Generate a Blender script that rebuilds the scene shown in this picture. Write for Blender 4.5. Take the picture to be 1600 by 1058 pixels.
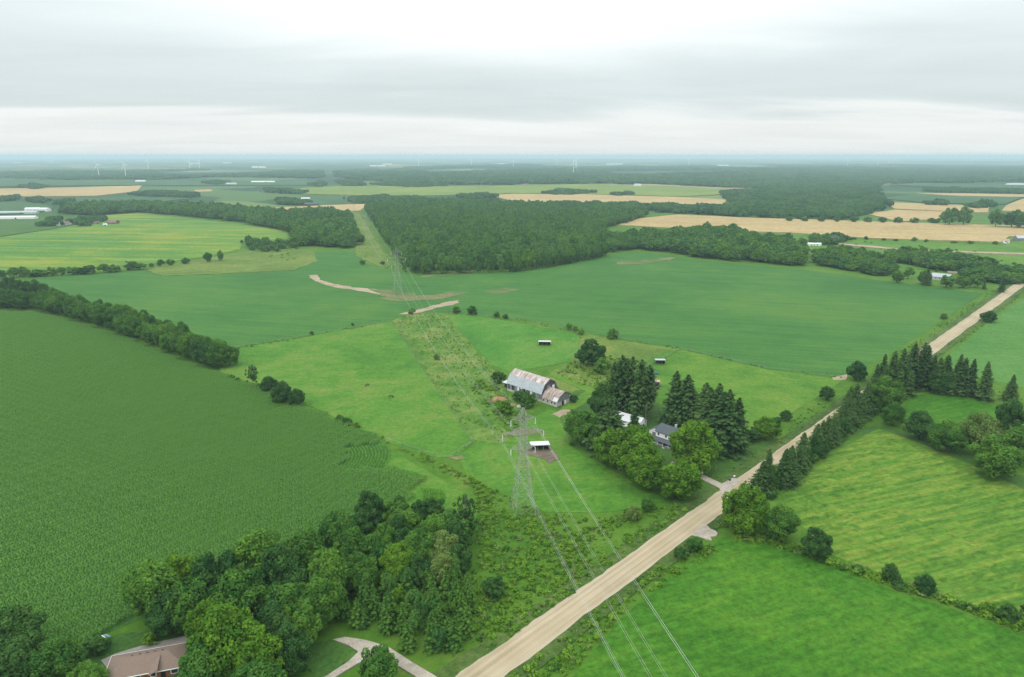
import bpy, math, random
import numpy as np
from mathutils import Vector, geometry as mgeo

R = math.radians
random.seed(7)
rng = np.random.default_rng(7)
for o in list(bpy.data.objects): bpy.data.objects.remove(o)
scene = bpy.context.scene
COL = scene.collection

# ------------------------------------------------------------------ camera
FPX, PITCH, CAMH = 1067.0, R(15.0), 115.0           # focal length in photograph pixels, pitch, flying height
cam_d = bpy.data.cameras.new('camera')
cam_d.sensor_width = 36.0
cam_d.lens = 36.0 * FPX / 1600.0
cam_d.clip_start, cam_d.clip_end = 1.0, 90000.0
cam = bpy.data.objects.new('camera', cam_d); COL.objects.link(cam)
cam.location = (0, 0, CAMH); cam.rotation_euler = (R(90) - PITCH, 0, 0)
scene.camera = cam

# ------------------------------------------------------------------ node helper
class NT:
    def __init__(s, tree): s.t = tree; tree.nodes.clear()
    def n(s, typ, **kw):
        nd = s.t.nodes.new(typ)
        for k, v in kw.items(): setattr(nd, k, v)
        return nd
    def l(s, a, b): s.t.links.new(a, b)
    def put(s, sock, v):
        if hasattr(v, 'is_output'): s.l(v, sock)
        else: sock.default_value = v
    def math(s, op, a, b=0.0, c=None, clamp=False):
        nd = s.n('ShaderNodeMath', operation=op); nd.use_clamp = clamp
        s.put(nd.inputs[0], a); s.put(nd.inputs[1], b)
        if c is not None: s.put(nd.inputs[2], c)
        return nd.outputs[0]
    def step(s, lo, hi, x):
        nd = s.n('ShaderNodeMapRange', interpolation_type='SMOOTHSTEP')
        s.put(nd.inputs[0], x); s.put(nd.inputs[1], lo); s.put(nd.inputs[2], hi)
        return nd.outputs[0]
    def mix(s, f, a, b, blend='MIX'):
        nd = s.n('ShaderNodeMix', data_type='RGBA', blend_type=blend)
        s.put(nd.inputs[0], f)
        for i, v in ((6, a), (7, b)):
            if hasattr(v, 'is_output'): s.l(v, nd.inputs[i])
            else: nd.inputs[i].default_value = (v[0], v[1], v[2], 1)
        return nd.outputs[2]
    def mapping(s, vec, rot=0.0, scale=(1, 1, 1), loc=(0, 0, 0)):
        if rot:                                        # turn first, then stretch, so that streaks run along rot
            r = s.n('ShaderNodeMapping'); s.l(vec, r.inputs[0]); r.inputs['Rotation'].default_value = (0, 0, -rot); vec = r.outputs[0]
        nd = s.n('ShaderNodeMapping'); s.l(vec, nd.inputs[0]); nd.inputs['Scale'].default_value = scale
        nd.inputs['Location'].default_value = loc
        return nd.outputs[0]
    def noise(s, vec, scale, detail=3.0, rough=0.55, dist=0.0):
        nd = s.n('ShaderNodeTexNoise'); s.l(vec, nd.inputs['Vector'])
        nd.inputs['Scale'].default_value = scale; nd.inputs['Detail'].default_value = detail
        nd.inputs['Roughness'].default_value = rough; nd.inputs['Distortion'].default_value = dist
        return nd.outputs['Fac']
    def ramp(s, f, stops):
        nd = s.n('ShaderNodeValToRGB'); cr = nd.color_ramp
        while len(cr.elements) < len(stops): cr.elements.new(0.5)
        for e, (p, c) in zip(cr.elements, stops):
            e.position = p; e.color = (c[0], c[1], c[2], 1) if hasattr(c, '__len__') else (c, c, c, 1)
        s.put(nd.inputs[0], f)
        return nd.outputs[0]

# ------------------------------------------------------------------ sky, sun, exposure
SUN_EL, SUN_AZ = R(50), R(218)                        # veiled sun, high behind the left shoulder
world = bpy.data.worlds.new('World'); scene.world = world; world.use_nodes = True
W = NT(world.node_tree)
sky = W.n('ShaderNodeTexSky', sky_type='NISHITA'); sky.sun_disc = False
sky.sun_elevation = SUN_EL; sky.sun_rotation = SUN_AZ
wdir = W.n('ShaderNodeTexCoord').outputs['Generated']
sep = W.n('ShaderNodeSeparateXYZ'); W.l(wdir, sep.inputs[0])
dx, dy, dz = sep.outputs
zc = W.math('MAXIMUM', dz, 0.0)
cie = W.math('MULTIPLY_ADD', zc, 1.9, 0.90)          # overcast sky: the zenith is brighter than the horizon
pz = W.math('ADD', zc, 0.10)
cmb = W.n('ShaderNodeCombineXYZ')
W.l(W.math('DIVIDE', dx, pz), cmb.inputs[0]); W.l(W.math('DIVIDE', dy, pz), cmb.inputs[1])
plane = cmb.outputs[0]
n_big = W.noise(W.mapping(plane, R(8), (0.28, 0.75, 1)), 1.0, 4, 0.5, 0.6)
n_fine = W.noise(W.mapping(plane, R(4), (0.5, 1.1, 1)), 1.0, 4, 0.5, 0.8)
wob = W.math('MULTIPLY_ADD', n_big, 0.12, W.math('MULTIPLY_ADD', n_fine, 0.045, -0.082))
zl = W.math('ADD', zc, wob)
zu = W.math('SUBTRACT', zl, W.math('MULTIPLY', W.math('MULTIPLY', dx, dx), 0.24))
dark = W.math('MULTIPLY', W.step(0.035, 0.075, zl), W.math('SUBTRACT', 1.0, W.step(0.07, 0.19, zu)))
tex = W.math('MULTIPLY_ADD', n_fine, 0.22, 0.87)
lum = W.math('MULTIPLY', W.math('MULTIPLY', cie, W.math('MULTIPLY_ADD', dark, -0.22, 1.0)), tex)
tintc = W.mix(dark, (0.965, 1.0, 0.985), (0.90, 1.0, 1.01))
cl = W.n('ShaderNodeVectorMath', operation='SCALE'); W.l(tintc, cl.inputs[0]); W.l(lum, cl.inputs['Scale'])
bg1 = W.n('ShaderNodeBackground'); W.l(sky.outputs[0], bg1.inputs[0]); bg1.inputs[1].default_value = 0.10
bg2 = W.n('ShaderNodeBackground'); W.l(cl.outputs[0], bg2.inputs[0]); bg2.inputs[1].default_value = 1.0
mx = W.n('ShaderNodeMixShader'); mx.inputs[0].default_value = 0.94
W.l(bg1.outputs[0], mx.inputs[1]); W.l(bg2.outputs[0], mx.inputs[2])
W.l(mx.outputs[0], W.n('ShaderNodeOutputWorld').inputs[0])
sun_d = bpy.data.lights.new('sun', 'SUN'); sun_d.energy = 1.3; sun_d.angle = R(25); sun_d.color = (1.0, 0.96, 0.9)
sun = bpy.data.objects.new('sun', sun_d); COL.objects.link(sun); sun.location = (0, 0, 300)
sun.rotation_euler = Vector((math.sin(SUN_AZ) * math.cos(SUN_EL), math.cos(SUN_AZ) * math.cos(SUN_EL), math.sin(SUN_EL))).to_track_quat('Z', 'Y').to_euler()
vs = scene.view_settings
vs.view_transform = 'Standard'; vs.look = 'None'; vs.exposure = 0.0; vs.gamma = 1.0; vs.use_curve_mapping = False
scene.cycles.use_denoising = True
scene.cycles.denoising_prefilter = 'NONE'; scene.cycles.sample_clamp_direct = 6.0; scene.cycles.sample_clamp_indirect = 3.0
scene.cycles.max_bounces = 6; scene.cycles.diffuse_bounces = 3; scene.cycles.transmission_bounces = 4
scene.cycles.volume_bounces = 0; scene.cycles.transparent_max_bounces = 4
scene.cycles.use_adaptive_sampling = True; scene.cycles.adaptive_threshold = 0.01

# ------------------------------------------------------------------ terrain and pixel helpers
def sstep(a, b, x):
    t = np.clip((x - a) / (b - a), 0, 1); return t * t * (3 - 2 * t)
def hgt(x, y):
    x = np.asarray(x, float); y = np.asarray(y, float); r = np.hypot(x, y)
    a = sstep(550, 2400, r); b = sstep(5000, 14000, r)
    return a * (3.2 * np.sin(x / 330 + 1.0) * np.sin(y / 410 + 0.4) + 3.0 * np.sin((x * 0.6 - y) / 640 + 2.0)) \
        + b * (8 * np.sin(x / 2100 + y / 3300) + 7 * np.sin(y / 1500 - x / 5200 + 1.1))
def ray(px, py):
    u = (px - 800.0) / FPX; v = (529.0 - py) / FPX
    return u, math.cos(PITCH) + v * math.sin(PITCH), -math.sin(PITCH) + v * math.cos(PITCH)
def at(px, py, z=0.0):
    """the place on the land (plus z metres) seen at a point of the photograph"""
    a, b, c = ray(px, py); zz = z
    for _ in range(8):
        t = (zz - CAMH) / c
        zz = z + float(hgt(a * t, b * t))
    return a * t, b * t
def proj(X, Y, Z):
    d = Y * math.cos(PITCH) - (Z - CAMH) * math.sin(PITCH); v = Y * math.sin(PITCH) + (Z - CAMH) * math.cos(PITCH)
    return 800 + FPX * X / d, 529 - FPX * v / d
def depth(X, Y, Z=0): return Y * math.cos(PITCH) - (Z - CAMH) * math.sin(PITCH)
def poly(pts): return np.array([at(*p) for p in pts])
def inside(P, pts):
    x, y = pts[:, 0], pts[:, 1]; c = np.zeros(len(pts), bool); j = len(P) - 1
    for i in range(len(P)):
        xi, yi = P[i]; xj, yj = P[j]
        k = ((yi > y) != (yj > y)) & (x < (xj - xi) * (y - yi) / ((yj - yi) or 1e-9) + xi)
        c ^= k; j = i
    return c

# ------------------------------------------------------------------ object helpers
def tag(o, label=None, cat=None, group=None, kind=None):
    for k, v in (('label', label), ('category', cat), ('group', group), ('kind', kind)):
        if v: o[k] = v
    return o
def link(o, parent=None):
    COL.objects.link(o)
    if parent: o.parent = parent
    return o
def empty(name, loc, rz=0.0):
    o = bpy.data.objects.new(name, None); o.empty_display_size = 0.5
    o.location = loc; o.rotation_euler = (0, 0, rz); return link(o)
def mesh_np(name, V, F, mat=None, smooth=False, tint=None, k=4):
    m = bpy.data.meshes.new(name); V = np.asarray(V, np.float32); F = np.asarray(F, np.int32)
    m.vertices.add(len(V)); m.vertices.foreach_set('co', V.ravel())
    m.loops.add(F.size); m.loops.foreach_set('vertex_index', F.ravel())
    m.polygons.add(len(F)); m.polygons.foreach_set('loop_start', np.arange(0, F.size, k, dtype=np.int32))
    if smooth: m.polygons.foreach_set('use_smooth', np.ones(len(F), bool))
    if tint is not None:
        a = m.attributes.new('tint', 'FLOAT', 'POINT'); a.data.foreach_set('value', np.asarray(tint, np.float32))
    m.update(calc_edges=True)
    if mat: m.materials.append(mat)
    return m
class MB:
    def __init__(s): s.v = []; s.f = []
    def add(s, vs, fs):
        b = len(s.v); s.v += [tuple(p) for p in vs]; s.f += [tuple(i + b for i in f) for f in fs]; return s
    def box(s, c, d, rz=0.0):
        cx, cy, cz = c; a, b, h = d[0] / 2, d[1] / 2, d[2] / 2; co, si = math.cos(rz), math.sin(rz)
        vs = [(cx + x * co - y * si, cy + x * si + y * co, cz + z) for z in (-h, h) for x, y in ((-a, -b), (a, -b), (a, b), (-a, b))]
        return s.add(vs, [(3, 2, 1, 0), (4, 5, 6, 7), (0, 1, 5, 4), (1, 2, 6, 5), (2, 3, 7, 6), (3, 0, 4, 7)])
    def bar(s, a, b, r, n=4, r2=None):
        a = Vector(a); b = Vector(b); d = (b - a)
        if d.length < 1e-6: return s
        d.normalize(); u = d.orthogonal().normalized(); w = d.cross(u); r2 = r if r2 is None else r2
        vs = [a + (u * math.cos(t) + w * math.sin(t)) * r for t in [2 * math.pi * i / n for i in range(n)]] + \
             [b + (u * math.cos(t) + w * math.sin(t)) * r2 for t in [2 * math.pi * i / n for i in range(n)]]
        fs = [(i, (i + 1) % n, n + (i + 1) % n, n + i) for i in range(n)] + [tuple(range(n))[::-1], tuple(range(n, 2 * n))]
        return s.add(vs, fs)
    def prism(s, prof, x0, x1):
        """profile in (y, z), pushed along x"""
        n = len(prof); vs = [(x0, y, z) for y, z in prof] + [(x1, y, z) for y, z in prof]
        fs = [(i, (i + 1) % n, n + (i + 1) % n, n + i) for i in range(n)] + [tuple(range(n))[::-1], tuple(range(n, 2 * n))]
        return s.add(vs, fs)
    def slab(s, p, t):
        """closed slab from a 3-D polygon, thickness t downwards"""
        n = len(p); vs = list(p) + [(q[0], q[1], q[2] - t) for q in p]
        fs = [tuple(range(n)), tuple(range(n, 2 * n))[::-1]] + [(i, n + i, n + (i + 1) % n, (i + 1) % n) for i in range(n)]
        return s.add(vs, fs)
    def build(s, name, mat, parent=None):
        m = bpy.data.meshes.new(name); m.from_pydata(s.v, [], s.f); m.update()
        m.materials.append(mat)
        return link(bpy.data.objects.new(name, m), parent)

# ------------------------------------------------------------------ materials
def plain(name, col, rough=0.8, var=0.0, scale=1.0, metal=0.0, col2=None, stretch=(1, 1, 1)):
    m = bpy.data.materials.new(name); m.use_nodes = True; t = NT(m.node_tree)
    b = t.n('ShaderNodeBsdfPrincipled'); b.inputs['Roughness'].default_value = rough; b.inputs['Metallic'].default_value = metal
    b.inputs['Specular IOR Level'].default_value = 0.25
    if var or col2:
        tc = t.n('ShaderNodeTexCoord').outputs['Object']
        f = t.noise(t.mapping(tc, 0, stretch), scale, 5, 0.65)
        c2 = col2 or tuple(c * (1 - var) for c in col)
        t.l(t.ramp(f, [(0.36, c2), (0.64, col)]), b.inputs['Base Color'])
    else: b.inputs['Base Color'].default_value = (*col, 1)
    t.l(b.outputs[0], t.n('ShaderNodeOutputMaterial').inputs[0]); return m
def real(c, k=0.64, d=0.08):
    g = 0.3 * c[0] + 0.6 * c[1] + 0.1 * c[2]; return tuple(k * (v * (1 - d) + g * d) for v in c)
def field_mat(name, cols, big=0.02, mid=0.15, fine=1.2, ang=0.0, streak=(0.02, 0.5), ws=(0.4, 0.25, 0.2, 0.15), bump=0.4, spot=None, contrast=1.7, grain=1.5, rows=0.4, tram=0.0):
    """crop or grass: broad patches, tufts, fine grain and drill rows along one direction"""
    m = bpy.data.materials.new(name); m.use_nodes = True; t = NT(m.node_tree)
    p = t.n('ShaderNodeNewGeometry').outputs['Position']
    a = t.noise(p, big, 4, 0.6, 0.8); b_ = t.noise(p, mid, 4, 0.6, 0.3); c = t.noise(p, fine, 4, 0.7)
    d = t.noise(t.mapping(p, ang, (streak[0], streak[1], 1)), 1.0, 4, 0.6, 0.2)
    f = t.math('MULTIPLY', a, ws[0])
    for q, w in ((b_, ws[1]), (c, ws[2]), (d, ws[3])): f = t.math('MULTIPLY_ADD', q, w, f)
    f = t.math('MULTIPLY_ADD', t.math('SUBTRACT', f, 0.5), contrast, 0.5)
    cols = [real(cc) for cc in cols]; n = len(cols)
    col = t.ramp(f, [(0.34 + 0.32 * i / (n - 1), cc) for i, cc in enumerate(cols)])
    if spot:
        sc, thr, cc = spot
        g = t.noise(p, sc, 4, 0.6, 0.5); col = t.mix(t.step(thr, thr + 0.08, g), col, cc)
    # tufts: small darker and lighter clumps of the growth itself
    g1 = t.noise(p, fine * 0.55, 5, 0.75); g2 = t.noise(t.mapping(p, ang, (streak[0] * 3, streak[1] * 2.2, 1)), 1.0, 3, 0.6)
    gr = t.math('MULTIPLY_ADD', t.math('SUBTRACT', g1, 0.5), grain, t.math('MULTIPLY_ADD', t.math('SUBTRACT', g2, 0.5), rows, 1.0))
    if tram:                                           # sprayer wheel tracks along the drill rows
        sp = t.n('ShaderNodeSeparateXYZ'); t.l(t.mapping(p, ang), sp.inputs[0])
        w = t.math('ABSOLUTE', t.math('SUBTRACT', t.math('FRACT', t.math('DIVIDE', t.math('ADD', sp.outputs[1], 5000.0), tram)), 0.5))
        gr = t.math('MULTIPLY', gr, t.math('MULTIPLY_ADD', t.step(0.04, 0.025, w), -0.12, 1.0))
    vm = t.n('ShaderNodeVectorMath', operation='SCALE'); t.l(col, vm.inputs[0]); t.l(gr, vm.inputs['Scale']); col = vm.outputs[0]
    bs = t.n('ShaderNodeBsdfPrincipled'); bs.inputs['Roughness'].default_value = 0.9; bs.inputs['Specular IOR Level'].default_value = 0.1
    t.l(col, bs.inputs['Base Color'])
    if bump:
        bp = t.n('ShaderNodeBump'); bp.inputs['Strength'].default_value = bump; bp.inputs['Distance'].default_value = 0.35
        t.l(t.math('MULTIPLY_ADD', d, 0.6, c), bp.inputs['Height']); t.l(bp.outputs[0], bs.inputs['Normal'])
    t.l(bs.outputs[0], t.n('ShaderNodeOutputMaterial').inputs[0]); return m
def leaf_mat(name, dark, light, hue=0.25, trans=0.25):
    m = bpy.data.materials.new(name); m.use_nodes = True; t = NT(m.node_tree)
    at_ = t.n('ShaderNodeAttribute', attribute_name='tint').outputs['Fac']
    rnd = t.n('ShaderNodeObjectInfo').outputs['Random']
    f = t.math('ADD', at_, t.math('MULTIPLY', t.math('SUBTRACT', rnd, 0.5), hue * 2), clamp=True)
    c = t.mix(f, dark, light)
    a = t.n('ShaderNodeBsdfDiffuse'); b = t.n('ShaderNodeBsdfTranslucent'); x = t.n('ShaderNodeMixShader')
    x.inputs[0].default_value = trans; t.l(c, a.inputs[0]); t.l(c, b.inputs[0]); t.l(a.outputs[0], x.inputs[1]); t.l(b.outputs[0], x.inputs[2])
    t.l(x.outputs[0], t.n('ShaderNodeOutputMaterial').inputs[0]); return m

LEAF = leaf_mat('broadleaf', (0.030, 0.098, 0.022), (0.112, 0.235, 0.032), 0.25)
LEAF_L = leaf_mat('light_broadleaf', (0.046, 0.125, 0.014), (0.140, 0.270, 0.024), 0.15)
LEAF_D = leaf_mat('deep_broadleaf', (0.022, 0.075, 0.022), (0.078, 0.165, 0.036), 0.18)
LEAF_Y = leaf_mat('pale_broadleaf', (0.070, 0.130, 0.030), (0.200, 0.290, 0.075), 0.2)
NEEDLE = leaf_mat('needles', (0.020, 0.056, 0.020), (0.066, 0.125, 0.034), 0.3, 0.12)
NEEDLE_Y = leaf_mat('young_needles', (0.026, 0.090, 0.022), (0.085, 0.180, 0.030), 0.25, 0.2)
WEED = leaf_mat('weeds', (0.060, 0.160, 0.016), (0.165, 0.285, 0.034), 0.3)
WEED_DRY = leaf_mat('dry_weeds', (0.070, 0.140, 0.022), (0.210, 0.250, 0.065), 0.35)
CORN = leaf_mat('corn_leaf', (0.094, 0.226, 0.048), (0.138, 0.288, 0.062), 0.03)
CORN_L = leaf_mat('young_corn_leaf', (0.048, 0.165, 0.020), (0.115, 0.270, 0.032), 0.08)
LEAF_W = leaf_mat('woodlot_leaf', (0.040, 0.122, 0.032), (0.128, 0.255, 0.048), 0.28)
FARW = leaf_mat('far_woods', (0.026, 0.082, 0.028), (0.085, 0.175, 0.042), 0.3)
BARK = plain('bark', (0.10, 0.080, 0.060), 0.95, 0.5, 6.0)

GRASS_ROUGH = field_mat('rough_grass', [(0.040, 0.090, 0.018), (0.075, 0.145, 0.022), (0.130, 0.190, 0.045)], 0.03, 0.2, 1.0, R(45), (0.05, 0.3), bump=0.6)
SOY = field_mat('soybean_leaves', [(0.036, 0.150, 0.021), (0.051, 0.186, 0.025), (0.086, 0.216, 0.026)], 0.006, 0.05, 0.9, R(-14), (0.006, 0.35), (0.4, 0.2, 0.1, 0.3), 0.25, grain=0.9, rows=0.8, tram=27.0, spot=(0.011, 0.66, (0.095, 0.150, 0.030)))
CORN_SOIL = field_mat('corn_ground', [(0.046, 0.150, 0.022), (0.070, 0.195, 0.030)], 0.02, 0.2, 1.5, 0.5, bump=0.2)
PASTURE = field_mat('pasture_grass', [(0.050, 0.180, 0.010), (0.082, 0.240, 0.012), (0.160, 0.260, 0.032)], 0.018, 0.09, 0.9, R(10), (0.04, 0.2), (0.42, 0.28, 0.18, 0.12), 0.5)
PASTURE_B = field_mat('paddock_grass', [(0.044, 0.185, 0.014), (0.068, 0.240, 0.016), (0.130, 0.262, 0.030)], 0.02, 0.1, 0.9, R(60), (0.03, 0.3), bump=0.4)
PASTURE_C = field_mat('meadow_grass', [(0.056, 0.180, 0.010), (0.094, 0.238, 0.012), (0.160, 0.265, 0.024)], 0.02, 0.08, 0.9, R(-15), (0.03, 0.2), bump=0.4)
LAWN = field_mat('mown_lawn', [(0.042, 0.120, 0.018), (0.060, 0.160, 0.020), (0.090, 0.180, 0.030)], 0.04, 0.2, 1.5, R(45), (0.03, 0.8), bump=0.3)
CORRIDOR = field_mat('tall_dry_grass', [(0.056, 0.175, 0.012), (0.105, 0.230, 0.022), (0.200, 0.260, 0.056)], 0.035, 0.12, 0.8, R(-10), (0.2, 0.02), (0.4, 0.3, 0.15, 0.15), 0.6, contrast=2.0)
MEADOW_Y = field_mat('yellow_meadow', [(0.085, 0.170, 0.020), (0.135, 0.225, 0.026), (0.210, 0.250, 0.050)], 0.02, 0.1, 0.6, R(20), (0.03, 0.2), bump=0.4)
HAY = field_mat('lush_hay', [(0.030, 0.136, 0.003), (0.048, 0.184, 0.004), (0.082, 0.222, 0.006)], 0.02, 0.12, 0.9, R(22), (0.05, 0.35), (0.3, 0.2, 0.2, 0.3), 0.6, grain=2.0, rows=0.7)
WINDROW = field_mat('lodged_hay', [(0.052, 0.165, 0.010), (0.100, 0.235, 0.012), (0.190, 0.280, 0.024)], 0.012, 0.16, 0.8, R(20), (0.03, 0.42), (0.2, 0.12, 0.12, 0.56), 0.8, contrast=1.8, grain=1.4, rows=1.1)
HAY_L = field_mat('pale_hay', [(0.055, 0.190, 0.024), (0.080, 0.235, 0.034), (0.110, 0.260, 0.050)], 0.015, 0.1, 0.8, R(0), (0.02, 0.25), bump=0.4)
CANOLA = field_mat('yellowing_crop', [(0.062, 0.210, 0.022), (0.120, 0.265, 0.018), (0.270, 0.320, 0.016)], 0.006, 0.03, 0.4, R(-8), (0.004, 0.06), (0.3, 0.15, 0.1, 0.45), 0.3, contrast=1.9)
WHEAT = field_mat('ripe_wheat', [(0.400, 0.290, 0.110), (0.480, 0.355, 0.150), (0.540, 0.410, 0.190)], 0.005, 0.03, 0.3, R(-6), (0.003, 0.06), (0.3, 0.2, 0.15, 0.35), 0.2)
FARGREEN = field_mat('far_crop', [(0.036, 0.110, 0.034), (0.052, 0.140, 0.042), (0.075, 0.160, 0.046)], 0.004, 0.03, 0.3, R(4), (0.003, 0.05), bump=0.0)
FARYEL = field_mat('far_yellow_crop', [(0.120, 0.210, 0.030), (0.180, 0.265, 0.030), (0.250, 0.310, 0.040)], 0.004, 0.03, 0.3, R(4), (0.002, 0.05), bump=0.0)
DIRT = field_mat('bare_dirt', [(0.130, 0.105, 0.072), (0.190, 0.155, 0.110), (0.255, 0.215, 0.160)], 0.1, 0.5, 2.0, 0.4, bump=0.5)
SAND = field_mat('pale_soil', [(0.300, 0.250, 0.150), (0.420, 0.340, 0.230), (0.500, 0.420, 0.310)], 0.06, 0.3, 1.5, 0.4, bump=0.3)
SPARSE = field_mat('sparse_crop', [(0.070, 0.160, 0.035), (0.150, 0.190, 0.060), (0.250, 0.220, 0.110)], 0.04, 0.2, 1.0, 0.4, bump=0.3)
PADGRAVEL = field_mat('grey_gravel', [(0.380, 0.335, 0.270), (0.470, 0.420, 0.345), (0.540, 0.490, 0.415)], 0.1, 0.6, 4.0, 0.4, bump=0.3)
CONCRETE = field_mat('concrete_path', [(0.270, 0.255, 0.230), (0.330, 0.310, 0.285), (0.370, 0.350, 0.320)], 0.2, 1.0, 6.0, 0.4, bump=0.1)

def road_mat():
    m = bpy.data.materials.new('gravel_road'); m.use_nodes = True; t = NT(m.node_tree)
    p = t.n('ShaderNodeNewGeometry').outputs['Position']
    # across the road: x*cos - y*sin, measured from the centre line
    ln = math.atan2(1.0, ROADK)
    sp = t.n('ShaderNodeSeparateXYZ'); t.l(p, sp.inputs[0])
    c = t.math('MULTIPLY', t.math('ADD', t.math('SUBTRACT', sp.outputs[0], t.math('MULTIPLY', sp.outputs[1], ROADK)), 133.99), math.sin(ln))
    wob = t.noise(t.mapping(p, ln, (0.012, 0.3, 1)), 1.0, 3)
    cw = t.math('MULTIPLY_ADD', wob, 1.4, t.math('SUBTRACT', c, 0.7))
    tr = t.math('COSINE', t.math('MULTIPLY', cw, 2 * math.pi / 1.9))
    st = t.noise(t.mapping(p, ln, (0.02, 1.5, 1)), 1.0, 4, 0.6)
    g = t.noise(p, 3.0, 4, 0.7); b = t.noise(p, 0.06, 3)
    f = t.math('MULTIPLY_ADD', tr, 0.035, t.math('MULTIPLY_ADD', st, 0.36, t.math('MULTIPLY_ADD', g, 0.34, t.math('MULTIPLY', b, 0.30))))
    col = t.ramp(f, [(0.36, (0.225, 0.185, 0.118)), (0.48, (0.295, 0.248, 0.165)), (0.62, (0.375, 0.325, 0.232))])
    edge = t.math('ABSOLUTE', t.math('MULTIPLY_ADD', g, 0.9, t.math('SUBTRACT', c, 0.45)))
    col = t.mix(t.math('MULTIPLY', t.step(3.1, 4.1, edge), 0.55), col, (0.30, 0.27, 0.21))
    bs = t.n('ShaderNodeBsdfPrincipled'); bs.inputs['Roughness'].default_value = 0.95; bs.inputs['Specular IOR Level'].default_value = 0.1
    t.l(col, bs.inputs['Base Color'])
    bp = t.n('ShaderNodeBump'); bp.inputs['Strength'].default_value = 0.3; bp.inputs['Distance'].default_value = 0.1
    t.l(f, bp.inputs['Height']); t.l(bp.outputs[0], bs.inputs['Normal'])
    t.l(bs.outputs[0], t.n('ShaderNodeOutputMaterial').inputs[0]); return m
def ground_mat():
    """rough grass near by; farther than two kilometres a quilt of fields"""
    m = bpy.data.materials.new('countryside'); m.use_nodes = True; t = NT(m.node_tree)
    p = t.n('ShaderNodeNewGeometry').outputs['Position']
    a = t.noise(p, 0.03, 4, 0.6, 0.6); b = t.noise(p, 0.25, 4, 0.6); c = t.noise(p, 1.4, 3, 0.7)
    f = t.math('MULTIPLY_ADD', a, 0.4, t.math('MULTIPLY_ADD', b, 0.35, t.math('MULTIPLY', c, 0.25)))
    near = t.ramp(f, [(0.36, (0.030, 0.085, 0.010)), (0.5, (0.052, 0.125, 0.012)), (0.62, (0.090, 0.150, 0.024))])
    v = t.n('ShaderNodeTexVoronoi', distance='CHEBYCHEV'); v.inputs['Scale'].default_value = 1.0; v.inputs['Randomness'].default_value = 0.75
    t.l(t.mapping(p, R(-44), (0.0022, 0.0034, 0.0)), v.inputs['Vector'])
    sc = t.n('ShaderNodeSeparateColor'); t.l(v.outputs['Color'], sc.inputs[0])
    far = t.ramp(sc.outputs[0], [(0.0, (0.018, 0.052, 0.020)), (0.30, (0.024, 0.066, 0.022)), (0.5, (0.036, 0.085, 0.026)), (0.70, (0.060, 0.115, 0.034)), (0.82, (0.110, 0.150, 0.050)), (0.93, (0.230, 0.190, 0.100))])
    far.node.color_ramp.interpolation = 'CONSTANT'
    ln = t.n('ShaderNodeVectorMath', operation='LENGTH'); t.l(p, ln.inputs[0])
    col = t.mix(t.step(1300, 2000, ln.outputs['Value']), near, far)
    bs = t.n('ShaderNodeBsdfPrincipled'); bs.inputs['Roughness'].default_value = 0.95; bs.inputs['Specular IOR Level'].default_value = 0.1
    t.l(col, bs.inputs['Base Color'])
    bp = t.n('ShaderNodeBump'); bp.inputs['Strength'].default_value = 0.5; bp.inputs['Distance'].default_value = 0.3
    t.l(b, bp.inputs['Height']); t.l(bp.outputs[0], bs.inputs['Normal'])
    t.l(bs.outputs[0], t.n('ShaderNodeOutputMaterial').inputs[0]); return m

# ------------------------------------------------------------------ the land
rs = np.concatenate([[0, 150, 300, 450, 550], np.geomspace(620, 30000, 110)]); NS = 256
V = [(0, 0, 0)]
for r in rs[1:]:
    th = np.arange(NS) * 2 * np.pi / NS; x, y = r * np.sin(th), r * np.cos(th)
    V += list(zip(x, y, hgt(x, y)))
F = []
for i in range(1, len(rs) - 1):
    b0, b1 = 1 + (i - 1) * NS, 1 + i * NS
    for j in range(NS):
        k = (j + 1) % NS; F.append((b0 + j, b0 + k, b1 + k, b1 + j))
gm = bpy.data.meshes.new('ground')
gm.from_pydata(V, [], F + [(0, 1 + (j + 1) % NS, 1 + j) for j in range(NS)]); gm.update()
for pl in gm.polygons: pl.use_smooth = True
gm.materials.append(ground_mat())
tag(link(bpy.data.objects.new('ground', gm)), 'rough grassy countryside stretching to the horizon', kind='structure')

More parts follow.
